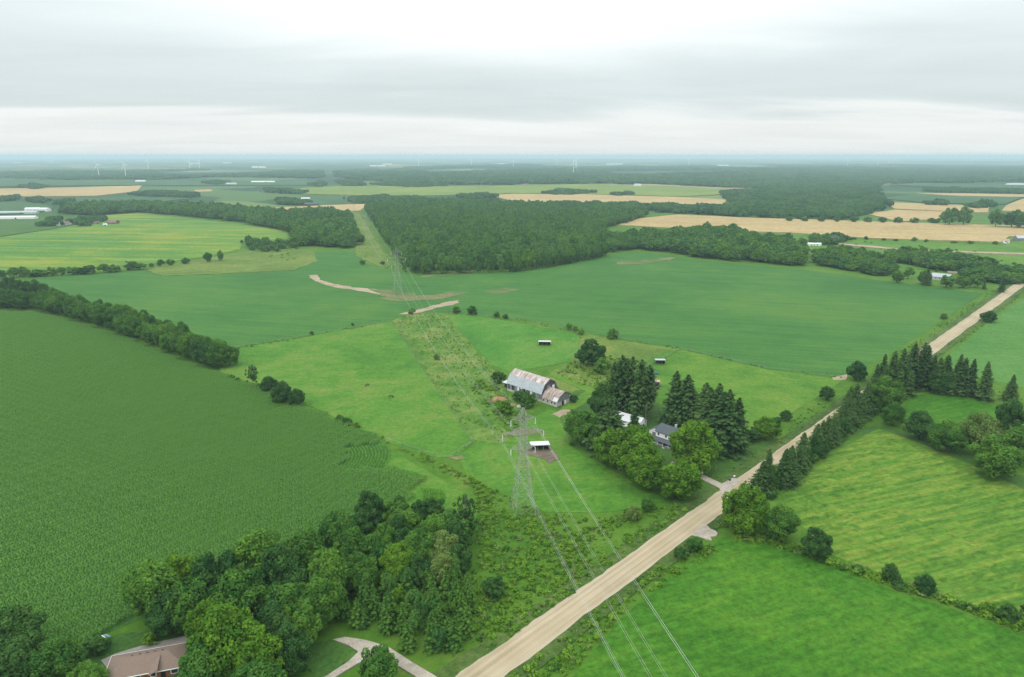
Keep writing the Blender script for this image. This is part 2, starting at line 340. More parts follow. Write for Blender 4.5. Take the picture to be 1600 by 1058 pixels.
def ragged(P, amp, step):
    """walk round a polygon, breaking its edges up"""
    out = []
    for i in range(len(P)):
        a, b = P[i], P[(i + 1) % len(P)]; L = np.hypot(*(b - a)); n = max(1, int(L / step))
        nv = np.array([-(b - a)[1], (b - a)[0]]) / (L or 1)
        for k in range(n):
            q = a + (b - a) * k / n
            out.append(q + nv * rng.normal(0, amp) * (0.3 if k == 0 else 1))
    return np.array(out)
NF = 0
def field(name, pts, mat, layer=1, height=0.0, label=None, rag=None, world=False, grid=None, disp=None):
    global NF
    NF += 1; layer = layer + 0.09 * (NF % 8)           # no two sheets share a plane
    P = np.array(pts, float) if world else poly(pts)
    dmin = float(np.hypot(P[:, 0], P[:, 1]).min()); dmax = float(np.hypot(P[:, 0], P[:, 1]).max())
    if rag: P = ragged(P, *rag)
    else: P = ragged(P, 0.0, max(12, dmin / 25))
    pts2 = [Vector((p[0], p[1])) for p in P]; n0 = len(pts2)
    g = grid or (max(14, dmin / 22) if dmax > 560 else None)
    if g:
        gx, gy = np.meshgrid(np.arange(P[:, 0].min(), P[:, 0].max(), g), np.arange(P[:, 1].min(), P[:, 1].max(), g))
        q = np.c_[gx.ravel(), gy.ravel()]; q = q[inside(P, q)]
        pts2 += [Vector((a, b)) for a, b in q]
    res = mgeo.delaunay_2d_cdt(pts2, [], [list(range(n0))], 1, 1e-4)
    vv = np.array([(v.x, v.y) for v in res[0]]); fs = [tuple(f) for f in res[2]]
    d = np.hypot(vv[:, 0], vv[:, 1])
    z = hgt(vv[:, 0], vv[:, 1]) + height + 0.035 * layer + 0.0007 * np.maximum(d - 500, 0) * (0.4 + 0.6 * layer)
    if disp is not None:
        dm = np.full(len(vv), 1e9)
        for a_, b_ in zip(P, np.roll(P, -1, 0)):
            ab = b_ - a_; tt = np.clip(((vv - a_) @ ab) / (ab @ ab + 1e-9), 0, 1); dm = np.minimum(dm, np.linalg.norm(vv - a_ - tt[:, None] * ab, axis=1))
        z = z + disp(vv) * sstep(0, 7, dm)
    verts = [(a, b, c) for (a, b), c in zip(vv, z)]
    from collections import Counter
    ec = Counter()
    for f in fs:
        for i in range(len(f)): ec[tuple(sorted((f[i], f[(i + 1) % len(f)])))] += 1
    drop = height + 0.03 * layer + 0.05
    base = {}
    for f in list(fs):
        for i in range(len(f)):
            a, b = f[i], f[(i + 1) % len(f)]
            if ec[tuple(sorted((a, b)))] == 1:
                for k in (a, b):
                    if k not in base:
                        base[k] = len(verts); verts.append((verts[k][0], verts[k][1], verts[k][2] - drop - 0.0007 * max(d[k] - 500, 0) * (0.4 + 0.6 * layer)))
                fs.append((b, a, base[a], base[b]))
    me = bpy.data.meshes.new(name); me.from_pydata(verts, [], fs); me.update(); me.materials.append(mat)
    o = link(bpy.data.objects.new(name, me)); return tag(o, label, kind='structure')

ROADK = 0.9703                                          # the concession road: x = 0.9703 y - 134
def road_x(y, off=0.0): return ROADK * y - 133.99 + off
CORN_P = [(0, 489), (60, 491), (110, 503), (200, 531), (300, 573), (345, 588), (420, 611), (470, 634), (540, 665), (592, 688), (612, 703), (606, 722), (580, 735), (640, 742), (665, 752), (640, 780), (600, 800), (560, 812), (470, 858), (380, 895), (270, 935), (225, 965), (165, 990), (80, 1018), (0, 1050), (-160, 1045), (-160, 500)]
field('corn_field', CORN_P, CORN_SOIL, 1, 0.03, 'big dark green corn field with fine rows, left of the pasture')
field('grass_strip', [(606, 705), (625, 713), (665, 735), (725, 770), (690, 800), (620, 800), (560, 790), (640, 776), (600, 737)], PASTURE, 2, 0, 'bright green grassy tip at the end of the corn field', (0.5, 5))
SOY_P = [(37, 436), (130, 430), (225, 423), (250, 432), (371, 428), (462, 423), (489, 408), (489, 396), (540, 393), (566, 394), (572, 412), (604, 420), (640, 430), (720, 428), (800, 426), (860, 418), (945, 402), (985, 394), (1040, 399), (1100, 408), (1250, 421), (1400, 442), (1535, 459), (1500, 482), (1452, 515), (1400, 548), (1345, 578), (1318, 590), (1200, 577), (1062, 545), (960, 529), (905, 518), (830, 501), (700, 488), (640, 489), (600, 503), (470, 527), (332, 549), (250, 520), (140, 475)]
field('soybean_field', SOY_P, SOY, 1, 0.0, 'broad flat blue-green soybean field across the middle of the view', grid=14)
for pts, mt, nm, lb in (
    ([(482, 431), (496, 430), (500, 438), (530, 446), (560, 450), (585, 452), (612, 457), (618, 462), (590, 460), (552, 453), (520, 449), (492, 440)], SAND, 'dirt_track', 'pale dirt track winding through the soybean field'),
    ([(575, 452), (622, 455), (650, 459), (640, 466), (605, 465)], SPARSE, 'weedy_patch', 'weedy oval patch around the foot of the distant pylon'),
    ([(590, 466), (690, 460), (700, 456), (735, 458), (690, 468), (620, 472)], SPARSE, 'thin_crop_strip', 'thin yellowish strip of poor crop below the distant pylon'),
    ([(622, 491), (650, 485), (690, 474), (718, 469), (712, 475), (690, 480), (665, 486), (640, 492)], SAND, 'bare_soil_bank', 'pale sandy bank at the corner of the pastures'),
    ([(655, 431), (700, 427), (745, 422), (735, 427), (690, 432), (660, 434)], SPARSE, 'field_edge_strip', 'straw coloured strip along the woodlot edge'),
    ([(758, 455), (790, 450), (812, 453), (790, 458), (765, 458)], SPARSE, 'poor_crop_spot', 'small straw coloured spot in the open soybean field'),
    ([(960, 410), (1010, 407), (1055, 402), (1050, 407), (1000, 414), (965, 414)], SPARSE, 'bare_knoll', 'long pale knoll high on the right of the soybean field'),
    ([(1300, 590), (1325, 585), (1322, 594), (1302, 594)], SAND, 'field_gateway', 'sandy gateway at the roadside corner of the soybean field')):
    field(nm, pts, mt, 3, 0.0, lb, (0.9, 4))
field('yellowing_field', [(0, 372), (90, 358), (152, 346), (165, 337), (216, 334), (287, 341), (381, 352), (450, 362), (449, 373), (378, 379), (375, 390), (314, 403), (236, 413), (120, 420), (0, 425), (-160, 428), (-160, 385)], CANOLA, 1, 0, 'striped yellow-green crop field at the far left')
field('rough_meadow', [(228, 423), (253, 432), (371, 427), (462, 422), (497, 408), (490, 392), (440, 390), (390, 393), (315, 406), (250, 417)], MEADOW_Y, 2, 0, 'rough yellowish meadow between soybeans and the striped field', (1.2, 8))
field('line_corridor', [(548, 336), (562, 334), (590, 380), (612, 414), (600, 421), (556, 400), (552, 360)], MEADOW_Y, 2, 0, 'mown grass corridor under the power line through the woods', (1.0, 8))
field('horse_pasture', [(333, 550), (470, 528), (612, 502), (640, 545), (690, 620), (738, 690), (716, 712), (690, 716), (640, 705), (600, 688), (540, 660), (470, 628), (400, 600), (345, 582)], PASTURE, 2, 0, 'large bright pasture where two horses graze')
field('tall_grass_corridor', [(612, 502), (645, 490), (698, 490), (735, 540), (775, 580), (800, 600), (770, 640), (800, 690), (745, 694), (690, 618), (640, 543)], CORRIDOR, 2, 0, 'strip of tall dry grass under the wires beside the horse pasture', (1.6, 4))
field('back_paddock', [(698, 494), (720, 490), (800, 503), (870, 516), (906, 524), (905, 545), (890, 566), (850, 573), (800, 582), (770, 572), (735, 535)], PASTURE_B, 3, 0, 'bright green paddock behind the barn with a run-in shelter')
field('weedy_paddock', [(906, 522), (960, 530), (1062, 547), (1010, 575), (960, 600), (930, 620), (880, 612), (850, 590), (890, 566), (905, 548)], MEADOW_Y, 3, 0, 'weedy yellow-green paddock around the big dark tree', (0.8, 5))
field('east_paddock', [(1062, 546), (1200, 578), (1318, 594), (1275, 622), (1225, 652), (1180, 682), (1150, 690), (1080, 650), (1000, 640), (960, 600), (1010, 574)], PASTURE_C, 2, 0, 'bright green paddock between spruces and road')
field('front_pasture', [(716, 712), (745, 694), (800, 690), (815, 660), (860, 640), (900, 640), (880, 690), (940, 728), (1040, 780), (1010, 795), (930, 802), (850, 800), (790, 775), (730, 745)], PASTURE, 3, 0, 'green pasture round the near pylon and open shed')
field('farmyard_lawn', [(868, 640), (900, 610), (960, 600), (1080, 655), (1150, 692), (1215, 690), (1138, 748), (1118, 752), (1060, 765), (940, 725), (890, 690)], LAWN, 4, 0, 'mown lawn around the white farmhouse')
field('verge_lawn', [(1060, 765), (1098, 742), (1130, 756), (1120, 768), (1085, 790), (1050, 785)], LAWN, 5, 0, 'triangle of lawn between driveway and gravel road')
field('lush_hay_field', [(1100, 864), (1128, 840), (1185, 838), (1300, 885), (1400, 925), (1500, 955), (1600, 993), (1760, 1050), (1760, 1150), (840, 1150), (900, 1050), (972, 965), (1045, 900)], HAY, 1, 0, 'lush dark green hay field in the near corner')
def lodged(v):
    x, y = v[:, 0], v[:, 1]
    u = x * math.cos(0.35) + y * math.sin(0.35); w = -x * math.sin(0.35) + y * math.cos(0.35)
    w2 = w + 5 * np.sin(u / 17) + 2.5 * np.sin(u / 6.3 + w / 11)
    s = 0.5 + 0.5 * np.sin(x / 23 + 1.3) * np.sin(y / 19)
    return np.maximum(-0.02, -0.25 + (0.25 + 0.55 * s) * np.sin(w2 / 1.25 + 1.6 * np.sin(u / 4.1) + 1.0 * np.sin(u / 1.9 + w)) + 0.35 + 0.25 * np.sin(u / 1.3 + 2 * np.sin(w / 2.3)) * s + 0.15 * rng.normal(0, 1, len(x)))
field('lodged_hay_field', [(1222, 775), (1300, 710), (1372, 670), (1430, 690), (1520, 728), (1600, 765), (1760, 840), (1760, 1040), (1600, 975), (1500, 940), (1400, 905), (1300, 868), (1240, 810)], WINDROW, 1, 0.05, 'yellow-green field of wind-flattened hay across the road', grid=1.25, disp=lodged)
field('round_lawn', [(1405, 652), (1422, 620), (1462, 612), (1530, 626), (1566, 640), (1572, 660), (1530, 668), (1470, 668)], HAY, 2, 0, 'small rounded green lawn ringed by trees')
field('lawn_path', [(1335, 672), (1370, 664), (1440, 682), (1520, 712), (1600, 745), (1600, 765), (1520, 728), (1430, 692), (1372, 672), (1340, 682)], LAWN, 2, 0, 'narrow mown strip behind the flattened hay')
field('pale_hay_field', [(1600, 468), (1580, 478), (1530, 515), (1490, 548), (1470, 572), (1530, 590), (1600, 606), (1760, 640), (1760, 470)], HAY_L, 1, 0, 'pale green hay field beyond the road at the right edge')
FAR_F = [
    ('wheat_field', [(935, 351), (990, 343), (1060, 336), (1171, 341), (1364, 347), (1600, 354), (1700, 356), (1700, 378), (1576, 370), (1566, 379), (1364, 373), (1235, 364), (1154, 362), (1060, 357), (1000, 354)], WHEAT, 'long tan wheat field behind the woods at right'),
    ('wheat_field', [(770, 307), (800, 304), (925, 305), (1060, 309), (1135, 313), (1127, 326), (1060, 323), (1000, 319), (862, 319), (800, 315)], WHEAT, 'tan wheat strip just behind the woodlot'),
    ('wheat_field', [(1382, 317), (1460, 320), (1545, 324), (1544, 333), (1475, 331), (1397, 327)], WHEAT, 'tan strip with a dark hedge below it at far right'),
    ('wheat_field', [(1355, 335), (1398, 329), (1474, 332), (1470, 343), (1405, 347)], WHEAT, 'tan wedge beside the dark forest at far right'),
    ('wheat_field', [(1430, 303), (1500, 303), (1600, 305), (1600, 309), (1500, 307)], WHEAT, 'thin tan strip above a far green field at right'),
    ('wheat_field', [(1572, 322), (1600, 311), (1680, 311), (1680, 332), (1600, 332), (1565, 330)], WHEAT, 'tan field corner at the far right edge'),
    ('wheat_field', [(-120, 297), (0, 296), (120, 294), (222, 291), (214, 300), (150, 307), (0, 308), (-120, 309)], WHEAT, 'tan wheat field at the far left'),
    ('wheat_field', [(400, 327), (500, 322), (575, 319), (563, 330), (470, 333), (380, 336), (365, 332)], WHEAT, 'dull tan strip left of the power line corridor'),
    ('wheat_field', [(303, 298), (330, 297), (332, 300), (306, 301)], WHEAT, 'tiny tan strip among far trees at left'),
    ('far_field', [(1375, 311), (1430, 305), (1500, 308), (1600, 309), (1570, 320), (1450, 318)], FARGREEN, 'green crop field beside the dark forest at far right'),
    ('far_field', [(1390, 290), (1500, 288), (1620, 290), (1620, 296), (1480, 294)], FARGREEN, 'flat green field in front of a far white barn'),
    ('far_field', [(405, 300), (475, 295), (525, 292), (705, 292), (800, 291), (925, 289), (1050, 292), (1188, 299), (1110, 306), (1062, 308), (950, 305), (800, 303), (650, 307), (545, 306), (475, 304)], FARYEL, 'long pale yellow-green field behind the woodlot'),
    ('far_field', [(480, 306), (560, 307), (600, 312), (560, 319), (500, 322), (420, 318)], FARGREEN, 'green field beside the white domed shed'),
    ('far_field', [(-120, 314), (0, 315), (60, 318), (85, 325), (60, 333), (0, 336), (-120, 338)], FARGREEN, 'dull green field above the long white barns'),
    ('far_field', [(80, 312), (200, 309), (260, 309), (300, 311), (240, 317), (100, 319)], FARGREEN, 'green strip above the dark wood at left'),
    ('far_field', [(-120, 280), (0, 279), (120, 281), (260, 283), (400, 284), (500, 283), (500, 290), (300, 291), (222, 290), (0, 293), (-120, 294)], FARGREEN, 'hazy green fields far off at left'),
    ('far_field', [(940, 366), (1000, 358), (1070, 362), (1060, 370), (980, 374)], PASTURE_B, 'small bright clearing behind the woodlot corner'),
    ('far_field', [(1150, 376), (1230, 370), (1400, 378), (1566, 384), (1620, 372), (1700, 380), (1700, 440), (1600, 432), (1480, 425), (1340, 412), (1230, 398)], PASTURE_C, 'green meadows around the far house at right'),
    ('far_field', [(-120, 352), (0, 346), (80, 341), (150, 343), (90, 357), (0, 370), (-120, 380)], LAWN, 'farm lawns beside the striped field at left'),
]
for i, (nm, pts, mt, lb) in enumerate(FAR_F): field(nm, pts, mt, 2 if i not in (17, 18) else 1, 0, lb)
for nm, pts, mt, lb in (
    ('dirt_yard', [(812, 705), (835, 702), (862, 702), (875, 717), (858, 725), (842, 716), (828, 712)], DIRT, 'brown trampled dirt in front of the open shed'),
    ('dirt_patch', [(790, 676), (812, 668), (838, 670), (856, 677), (830, 681), (800, 682)], SPARSE, 'bare patch behind the upper part of the pylon'),
    ('dirt_patch', [(862, 648), (880, 640), (890, 641), (886, 648), (874, 653)], SAND, 'bare sandy patch by the barn annex door'),
    ('dirt_patch', [(1014, 607), (1030, 604), (1034, 608), (1022, 611)], DIRT, 'trampled dirt before the pinkish roofed shelter'),
    ('dirt_patch', [(700, 716), (722, 712), (728, 717), (712, 720)], SPARSE, 'worn brown gateway in the fence by the corn'),
    ('mown_track', [(1040, 548), (1066, 546), (1010, 575), (985, 588), (900, 640), (872, 640), (915, 612), (860, 588), (868, 583), (925, 606), (975, 584)], PASTURE_C, 'mown track running behind the barn to the field corner'),
    ('gravel_pad', [(1080, 838), (1099, 820), (1122, 835), (1112, 846), (1098, 842)], PADGRAVEL, 'short pale gravel field entrance off the road'),
    ('driveway', [(1050, 722), (1100, 744), (1128, 757), (1144, 748), (1160, 750), (1128, 778), (1124, 764), (1094, 749), (1046, 728)], PADGRAVEL, 'grey gravel driveway from the farmhouse to the road'),
    ('driveway', [(520, 1001), (540, 997), (572, 1002), (606, 1012), (640, 1034), (680, 1058), (720, 1085), (690, 1090), (655, 1062), (612, 1036), (592, 1022), (560, 1038), (520, 1062), (490, 1085), (465, 1085), (510, 1058), (545, 1035), (560, 1020), (545, 1010)], PADGRAVEL, 'forked gravel driveway at the bottom of the view'),
    ('yard_lawn', [(480, 1060), (482, 1010), (520, 1000), (545, 1012), (556, 1024), (520, 1052), (480, 1090), (440, 1100)], LAWN, 'small lawn inside the forked driveway'),
    ('side_yard', [(120, 1012), (170, 995), (230, 985), (300, 985), (300, 1060), (160, 1090), (90, 1060)], LAWN, 'shady yard around the brick bungalow'),
    ('patio_path', [(158, 1033), (180, 1023), (222, 1010), (290, 995), (300, 1003), (226, 1022), (188, 1036), (166, 1044)], CONCRETE, 'curved concrete path behind the brick bungalow'),
    ('side_road', [(1480, 425), (1600, 432), (1700, 434), (1700, 437), (1600, 434.5), (1480, 427)], SAND, 'thin pale lane among the far trees at right'),
    ('side_road', [(1310, 382), (1360, 386), (1420, 392), (1600, 398), (1600, 400), (1420, 394), (1310, 384)], SAND, 'thin driveway to the far grey roofed house'),
):
    field(nm, pts, mt, {'patio_path': 8, 'driveway': 10.5, 'gravel_pad': 10.5}.get(nm, 7), 0, lb, (0.45, 1.6) if nm not in ('side_road', 'driveway', 'patio_path') else None)

# the road, its verges
ys = np.concatenate([np.arange(60, 700, 2.0), np.geomspace(700, 2600, 30)])
def strip(name, mat, o0, o1, z, label):
    v, f = [], []
    for i, y in enumerate(ys):
        lo = road_x(y, o0 + 0.3 * math.sin(y / 7) * math.sin(y / 3.1) + random.gauss(0, 0.16)); hi = road_x(y, o1 + 0.3 * math.sin(y / 5.3 + 1) + random.gauss(0, 0.16))
        for x in (lo, hi): v.append((x, y, float(hgt(x, y)) + z + 0.0009 * max(y - 450, 0)))
        if i: f.append((2 * i - 2, 2 * i - 1, 2 * i + 1, 2 * i))
    m = bpy.data.meshes.new(name); m.from_pydata(v, [], f); m.update(); m.materials.append(mat)
    return tag(link(bpy.data.objects.new(name, m)), label, kind='structure')
strip('road', road_mat(), -5.6, 5.6, 0.32, 'straight tan gravel road running diagonally past the farm')
strip('verge', GRASS_ROUGH, -11.5, -5.0, 0.29, 'rough grass verge on the farm side of the road')
strip('verge', GRASS_ROUGH, 5.0, 11.0, 0.29, 'rough grass verge on the hay field side of the road')


# ------------------------------------------------------------------ foliage meshes (unit height 1)
def cards(pos, nrm, size, rs, aspect=1.0):
    """leaf-sized quads at pos facing nrm"""
    n = len(pos); nrm = nrm / (np.linalg.norm(nrm, axis=1, keepdims=True) + 1e-9)
    a = rs.normal(size=(n, 3)); u = np.cross(nrm, a); u /= np.linalg.norm(u, axis=1, keepdims=True) + 1e-9
    w = np.cross(nrm, u); sz = np.asarray(size).reshape(-1, 1)
    u = u * sz * aspect; w = w * sz
    bend = nrm * sz * 0.35
    V = np.stack([pos - u, pos - w * 0.9 - bend, pos + u, pos + w - bend], 1).reshape(-1, 3)
    return V, np.arange(4 * n).reshape(n, 4)
def crown_mesh(name, seed, mat, nleaf, leaf, lobes=26, rad=0.42, z0=0.16, squash=1.0, open_=0.0):
    rs = np.random.default_rng(seed); C = []
    zc = (1 + z0) / 2; hz = (1 - z0) / 2
    nbig = lobes // 3; lop = rs.uniform(-0.12, 0.12, 2)
    while len(C) < lobes * 2:
        d = rs.normal(size=3); d /= np.linalg.norm(d)
        if d[2] < -0.85: continue
        big_ = len(C) < nbig
        q = rs.uniform(0.40, 0.62) if big_ else rs.uniform(0.66, 0.90); r = (rs.uniform(0.32, 0.44) if big_ else rs.uniform(0.13, 0.25)) * (1 - open_ * 0.4)
        wid = (1.0 - 0.22 * max(d[2], 0)) * (1 + lop[0] * d[0] + lop[1] * d[1])
        C.append((d[0] * rad * q * wid, d[1] * rad * q * wid, zc + d[2] * hz * q * squash, r))
    C.append((0, 0, zc, 0.5)); C = np.array(C)
    w = C[:, 3] ** 2; k = rs.choice(len(C), int(nleaf * 1.9), p=w / w.sum())
    d = rs.normal(size=(len(k), 3)); d /= np.linalg.norm(d, axis=1, keepdims=True)
    rr = C[k, 3] * rs.uniform(0.72, 1.06, len(k))
    off = d * rr[:, None] * np.array([rad, rad, hz * 0.95])
    pos = C[k, :3] + off
    keep = np.ones(len(k), bool)
    for i in range(len(C)):
        e = (pos - C[i, :3]) / (C[i, 3] * np.array([rad, rad, hz * 0.95]))
        keep &= ~((np.linalg.norm(e, axis=1) < 0.70) & (k != i))
    keep &= pos[:, 2] > z0 * 0.6
    pos, d, k = pos[keep][:nleaf], d[keep][:nleaf], k[keep][:nleaf]
    nrm = d * 0.9 + np.array([0, 0, 0.45]) + rs.normal(0, 0.5, d.shape)
    lt = rs.normal(0, 0.17, len(C))
    tint = np.clip(0.42 + lt[k] + rs.normal(0, 0.16, len(k)), 0, 1)
    V, F = cards(pos, nrm, leaf * rs.uniform(0.6, 1.25, len(pos)), rs)
    return mesh_np(name, V, F, mat, tint=np.repeat(tint, 4))
def conifer_mesh(name, seed, mat, whorls=26, per=9, rad=0.19, z0=0.03, droop=0.35, full=0.75, irr=0.12, seg=5, leaf=0.02):
    rs = np.random.default_rng(seed); P, Nn, S, T = [], [], [], []
    for i in range(whorls):
        t = i / (whorls - 1); z = z0 + (1 - z0) * (t ** 0.92) * 0.985
        rr = rad * (1 - t) ** full * (1 + rs.normal(0, irr)) + 0.008
        m = max(4, int(per * (1 - 0.45 * t)))
        a0 = rs.uniform(0, 6.3)
        for j in range(m):
            a = a0 + 6.283 * j / m + rs.normal(0, 0.16); L = rr * rs.uniform(0.72, 1.15); tb = rs.normal(0, 0.12)
            for q in range(1, seg + 1):
                f = q / seg; x = L * f
                zz = z - droop * L * f ** 1.4 + 0.16 * L * f ** 3 + rs.normal(0, 0.004)
                for _ in range(2):
                    sd = rs.normal(0, 0.22 * L * (1.05 - 0.55 * f))
                    P.append((math.cos(a) * x - math.sin(a) * sd, math.sin(a) * x + math.cos(a) * sd, zz - abs(sd) * 0.35))
                    Nn.append((math.cos(a) * 0.55 + rs.normal(0, 0.35), math.sin(a) * 0.55 + rs.normal(0, 0.35), 0.85))
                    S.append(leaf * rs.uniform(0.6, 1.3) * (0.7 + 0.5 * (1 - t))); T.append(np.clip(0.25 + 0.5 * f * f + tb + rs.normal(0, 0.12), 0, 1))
    V, F = cards(np.array(P), np.array(Nn), np.array(S), rs, 1.25)
    return mesh_np(name, V, F, mat, tint=np.repeat(T, 4))
def trunk_mesh(name, seed, top=0.62, r=0.022, limbs=7, mat=BARK):
    rs = random.Random(seed); b = MB(); p = Vector((0, 0, -0.02)); n = 5; rad = r * 1.25
    for i in range(n):
        q = Vector((rs.gauss(0, 0.008) * (i > 0), rs.gauss(0, 0.008) * (i > 0), top * (i + 1) / n))
        r2 = r * (1 - 0.7 * (i + 1) / n); b.bar(p, q, rad, 7, r2); p, rad = q, r2
    for i in range(limbs):
        z = top * rs.uniform(0.35, 0.95); a = rs.uniform(0, 6.28); L = rs.uniform(0.16, 0.27)
        m = Vector((math.cos(a) * L * 0.55, math.sin(a) * L * 0.55, z + L * 0.5)); e = Vector((math.cos(a) * L, math.sin(a) * L, z + L * 1.1))
        b.bar((0, 0, z), m, r * 0.45, 5, r * 0.3); b.bar(m, e, r * 0.3, 5, r * 0.1)
    m = bpy.data.meshes.new(name); m.from_pydata(b.v, [], b.f); m.update(); m.materials.append(mat); return m

HI = [crown_mesh('crown', 10 + i, LEAF, 9000, 0.019, 30 + 3 * i, 0.42 + 0.02 * (i % 3), 0.03 + 0.03 * (i % 2)) for i in range(4)]
HI_L = [crown_mesh('crown', 30 + i, LEAF_L, 9500, 0.019, 32, 0.44, 0.02) for i in range(3)]
HI_D = [crown_mesh('crown', 40 + i, LEAF_D, 8500, 0.020, 28, 0.43, 0.02) for i in range(3)]
HI_Y = [crown_mesh('crown', 45, LEAF_Y, 8000, 0.018, 34, 0.44, 0.06)]
LO = [crown_mesh('crown', 50 + i, (LEAF_W, LEAF, LEAF_W, LEAF_L, LEAF_W)[i], 2200, 0.036, 20, 0.40, 0.04) for i in range(5)]
THIN = [crown_mesh('crown', 60 + i, LEAF_D, 1500, 0.020, 16, 0.34, 0.22, open_=1.0) for i in range(2)]
SHRUB = [crown_mesh('crown', 70 + i, (LEAF, LEAF_D, WEED)[i], 1500, 0.050, 14, 0.58, -0.1) for i in range(3)]
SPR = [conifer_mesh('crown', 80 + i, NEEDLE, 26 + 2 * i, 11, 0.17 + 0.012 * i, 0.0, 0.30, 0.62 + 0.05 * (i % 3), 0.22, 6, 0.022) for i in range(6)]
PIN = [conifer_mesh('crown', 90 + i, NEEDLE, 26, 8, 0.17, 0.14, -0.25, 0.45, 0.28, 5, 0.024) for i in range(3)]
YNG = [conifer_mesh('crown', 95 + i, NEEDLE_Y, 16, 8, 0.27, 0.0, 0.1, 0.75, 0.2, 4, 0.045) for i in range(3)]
TRK = [trunk_mesh('trunk', i) for i in range(3)]
TRK_C = [trunk_mesh('trunk', 9, 0.97, 0.014, 0)]
TRK_S = [trunk_mesh('trunk', 12, 0.5, 0.03, 5)]
TRK_DEAD = [trunk_mesh('trunk', 15, 0.95, 0.012, 12, plain('pale_bark', (0.20, 0.18, 0.16), 0.9, 0.4, 5))]
KIT = {'hi': (HI, TRK, 0.42, 'broadleaf_tree'), 'light': (HI_L, TRK, 0.44, 'broadleaf_tree'), 'deep': (HI_D, TRK, 0.43, 'broadleaf_tree'), 'pale': (HI_Y, TRK, 0.44, 'broadleaf_tree'),
       'lo': (LO, TRK, 0.40, 'broadleaf_tree'), 'thin': (THIN, TRK_DEAD, 0.34, 'broadleaf_tree'), 'shrub': (SHRUB, TRK_S, 0.55, 'shrub'),
       'spruce': (SPR, TRK_C, 0.19, 'spruce_tree'), 'pine': (PIN, TRK_C, 0.19, 'pine_tree'), 'young': (YNG, TRK_C, 0.27, 'young_conifer')}
CATS = {'broadleaf_tree': 'tree', 'shrub': 'shrub', 'spruce_tree': 'spruce', 'pine_tree': 'pine', 'young_conifer': 'conifer'}
def plant(kind, x, y, h, width, label, group=None):
    crowns, trunks, rad, name = KIT[kind]
    s = width / (2 * rad); e = empty(name, (x, y, float(hgt(x, y))), random.uniform(0, 6.28)); k_ = random.uniform(0.9, 1.1); e.scale = (s * k_, s / k_, h)
    e.rotation_euler[0] = random.gauss(0, 0.025); e.rotation_euler[1] = random.gauss(0, 0.025)
    t = bpy.data.objects.new('trunk', random.choice(trunks)); link(t, e)
    c = bpy.data.objects.new('crown', random.choice(crowns)); link(c, e)
    tag(e, label, CATS[name], group); return e
def crown_at(kind, px, py, r, label, group=None, ratio=1.05, zf=0.55):
    """a tree whose crown is seen round (px, py) with radius r photograph pixels"""
    z = 7.0
    for _ in range(4):
        X, Y = at(px, py, z); wd = 2 * r * depth(X, Y, z) / FPX; h = wd * ratio; z = zf * h
    return plant(kind, X, Y, h, wd * 0.98, label, group)
def stand_at(kind, bx, by, ty, label, group=None, ratio=0.38):
    """a tree from foot (bx, by) up to the picture height ty"""
    X, Y = at(bx, by); h = 2.0
    for _ in range(60):
        if proj(X, Y, float(hgt(X, Y)) + h)[1] <= ty: break
        h += 0.5
    return plant(kind, X, Y, h, h * ratio, label, group)

# ------------------------------------------------------------------ masses: one object of scattered copies each
def scatter(name, pts, scl, protos, label, tilt=0.0, rotz=None):
    n = len(pts); pts = np.asarray(pts, float)
    z = hgt(pts[:, 0], pts[:, 1])
    m = bpy.data.meshes.new(name); m.vertices.add(n); m.vertices.foreach_set('co', np.c_[pts[:, :2], z].astype(np.float32).ravel())
    rot = np.zeros((n, 3), np.float32); rot[:, 2] = rng.uniform(0, 6.28, n) if rotz is None else rotz
    if tilt: rot[:, :2] = rng.normal(0, tilt, (n, 2))
    for an, arr in (('rot', rot), ('scl', np.asarray(scl, np.float32))):
        a = m.attributes.new(an, 'FLOAT_VECTOR', 'POINT'); a.data.foreach_set('vector', arr.astype(np.float32).ravel())
    coll = bpy.data.collections.new(name + '_kinds')
    for pm in protos: coll.objects.link(bpy.data.objects.new(pm.name, pm))
    g = bpy.data.node_groups.new(name + '_scatter', 'GeometryNodeTree')
    g.interface.new_socket('Geometry', in_out='INPUT', socket_type='NodeSocketGeometry')
    g.interface.new_socket('Geometry', in_out='OUTPUT', socket_type='NodeSocketGeometry')
    N = g.nodes; gi = N.new('NodeGroupInput'); go = N.new('NodeGroupOutput'); ip = N.new('GeometryNodeInstanceOnPoints')
    ci = N.new('GeometryNodeCollectionInfo'); ci.inputs['Collection'].default_value = coll; ci.inputs['Separate Children'].default_value = True; ci.inputs['Reset Children'].default_value = True
    ar = N.new('GeometryNodeInputNamedAttribute'); ar.data_type = 'FLOAT_VECTOR'; ar.inputs[0].default_value = 'rot'
    as_ = N.new('GeometryNodeInputNamedAttribute'); as_.data_type = 'FLOAT_VECTOR'; as_.inputs[0].default_value = 'scl'
    rv = N.new('FunctionNodeRandomValue'); rv.data_type = 'INT'; rv.inputs[4].default_value = 0; rv.inputs[5].default_value = len(protos) - 1
    e2r = N.new('FunctionNodeEulerToRotation')
    L = g.links.new
    L(gi.outputs[0], ip.inputs['Points']); L(ci.outputs[0], ip.inputs['Instance']); ip.inputs['Pick Instance'].default_value = True
    L(rv.outputs[2], ip.inputs['Instance Index']); L(ar.outputs[0], e2r.inputs[0]); L(e2r.outputs[0], ip.inputs['Rotation']); L(as_.outputs[0], ip.inputs['Scale'])
    L(ip.outputs[0], go.inputs[0])
    o = link(bpy.data.objects.new(name, m)); md = o.modifiers.new('scatter', 'NODES'); md.node_group = g
    return tag(o, label, kind='stuff')
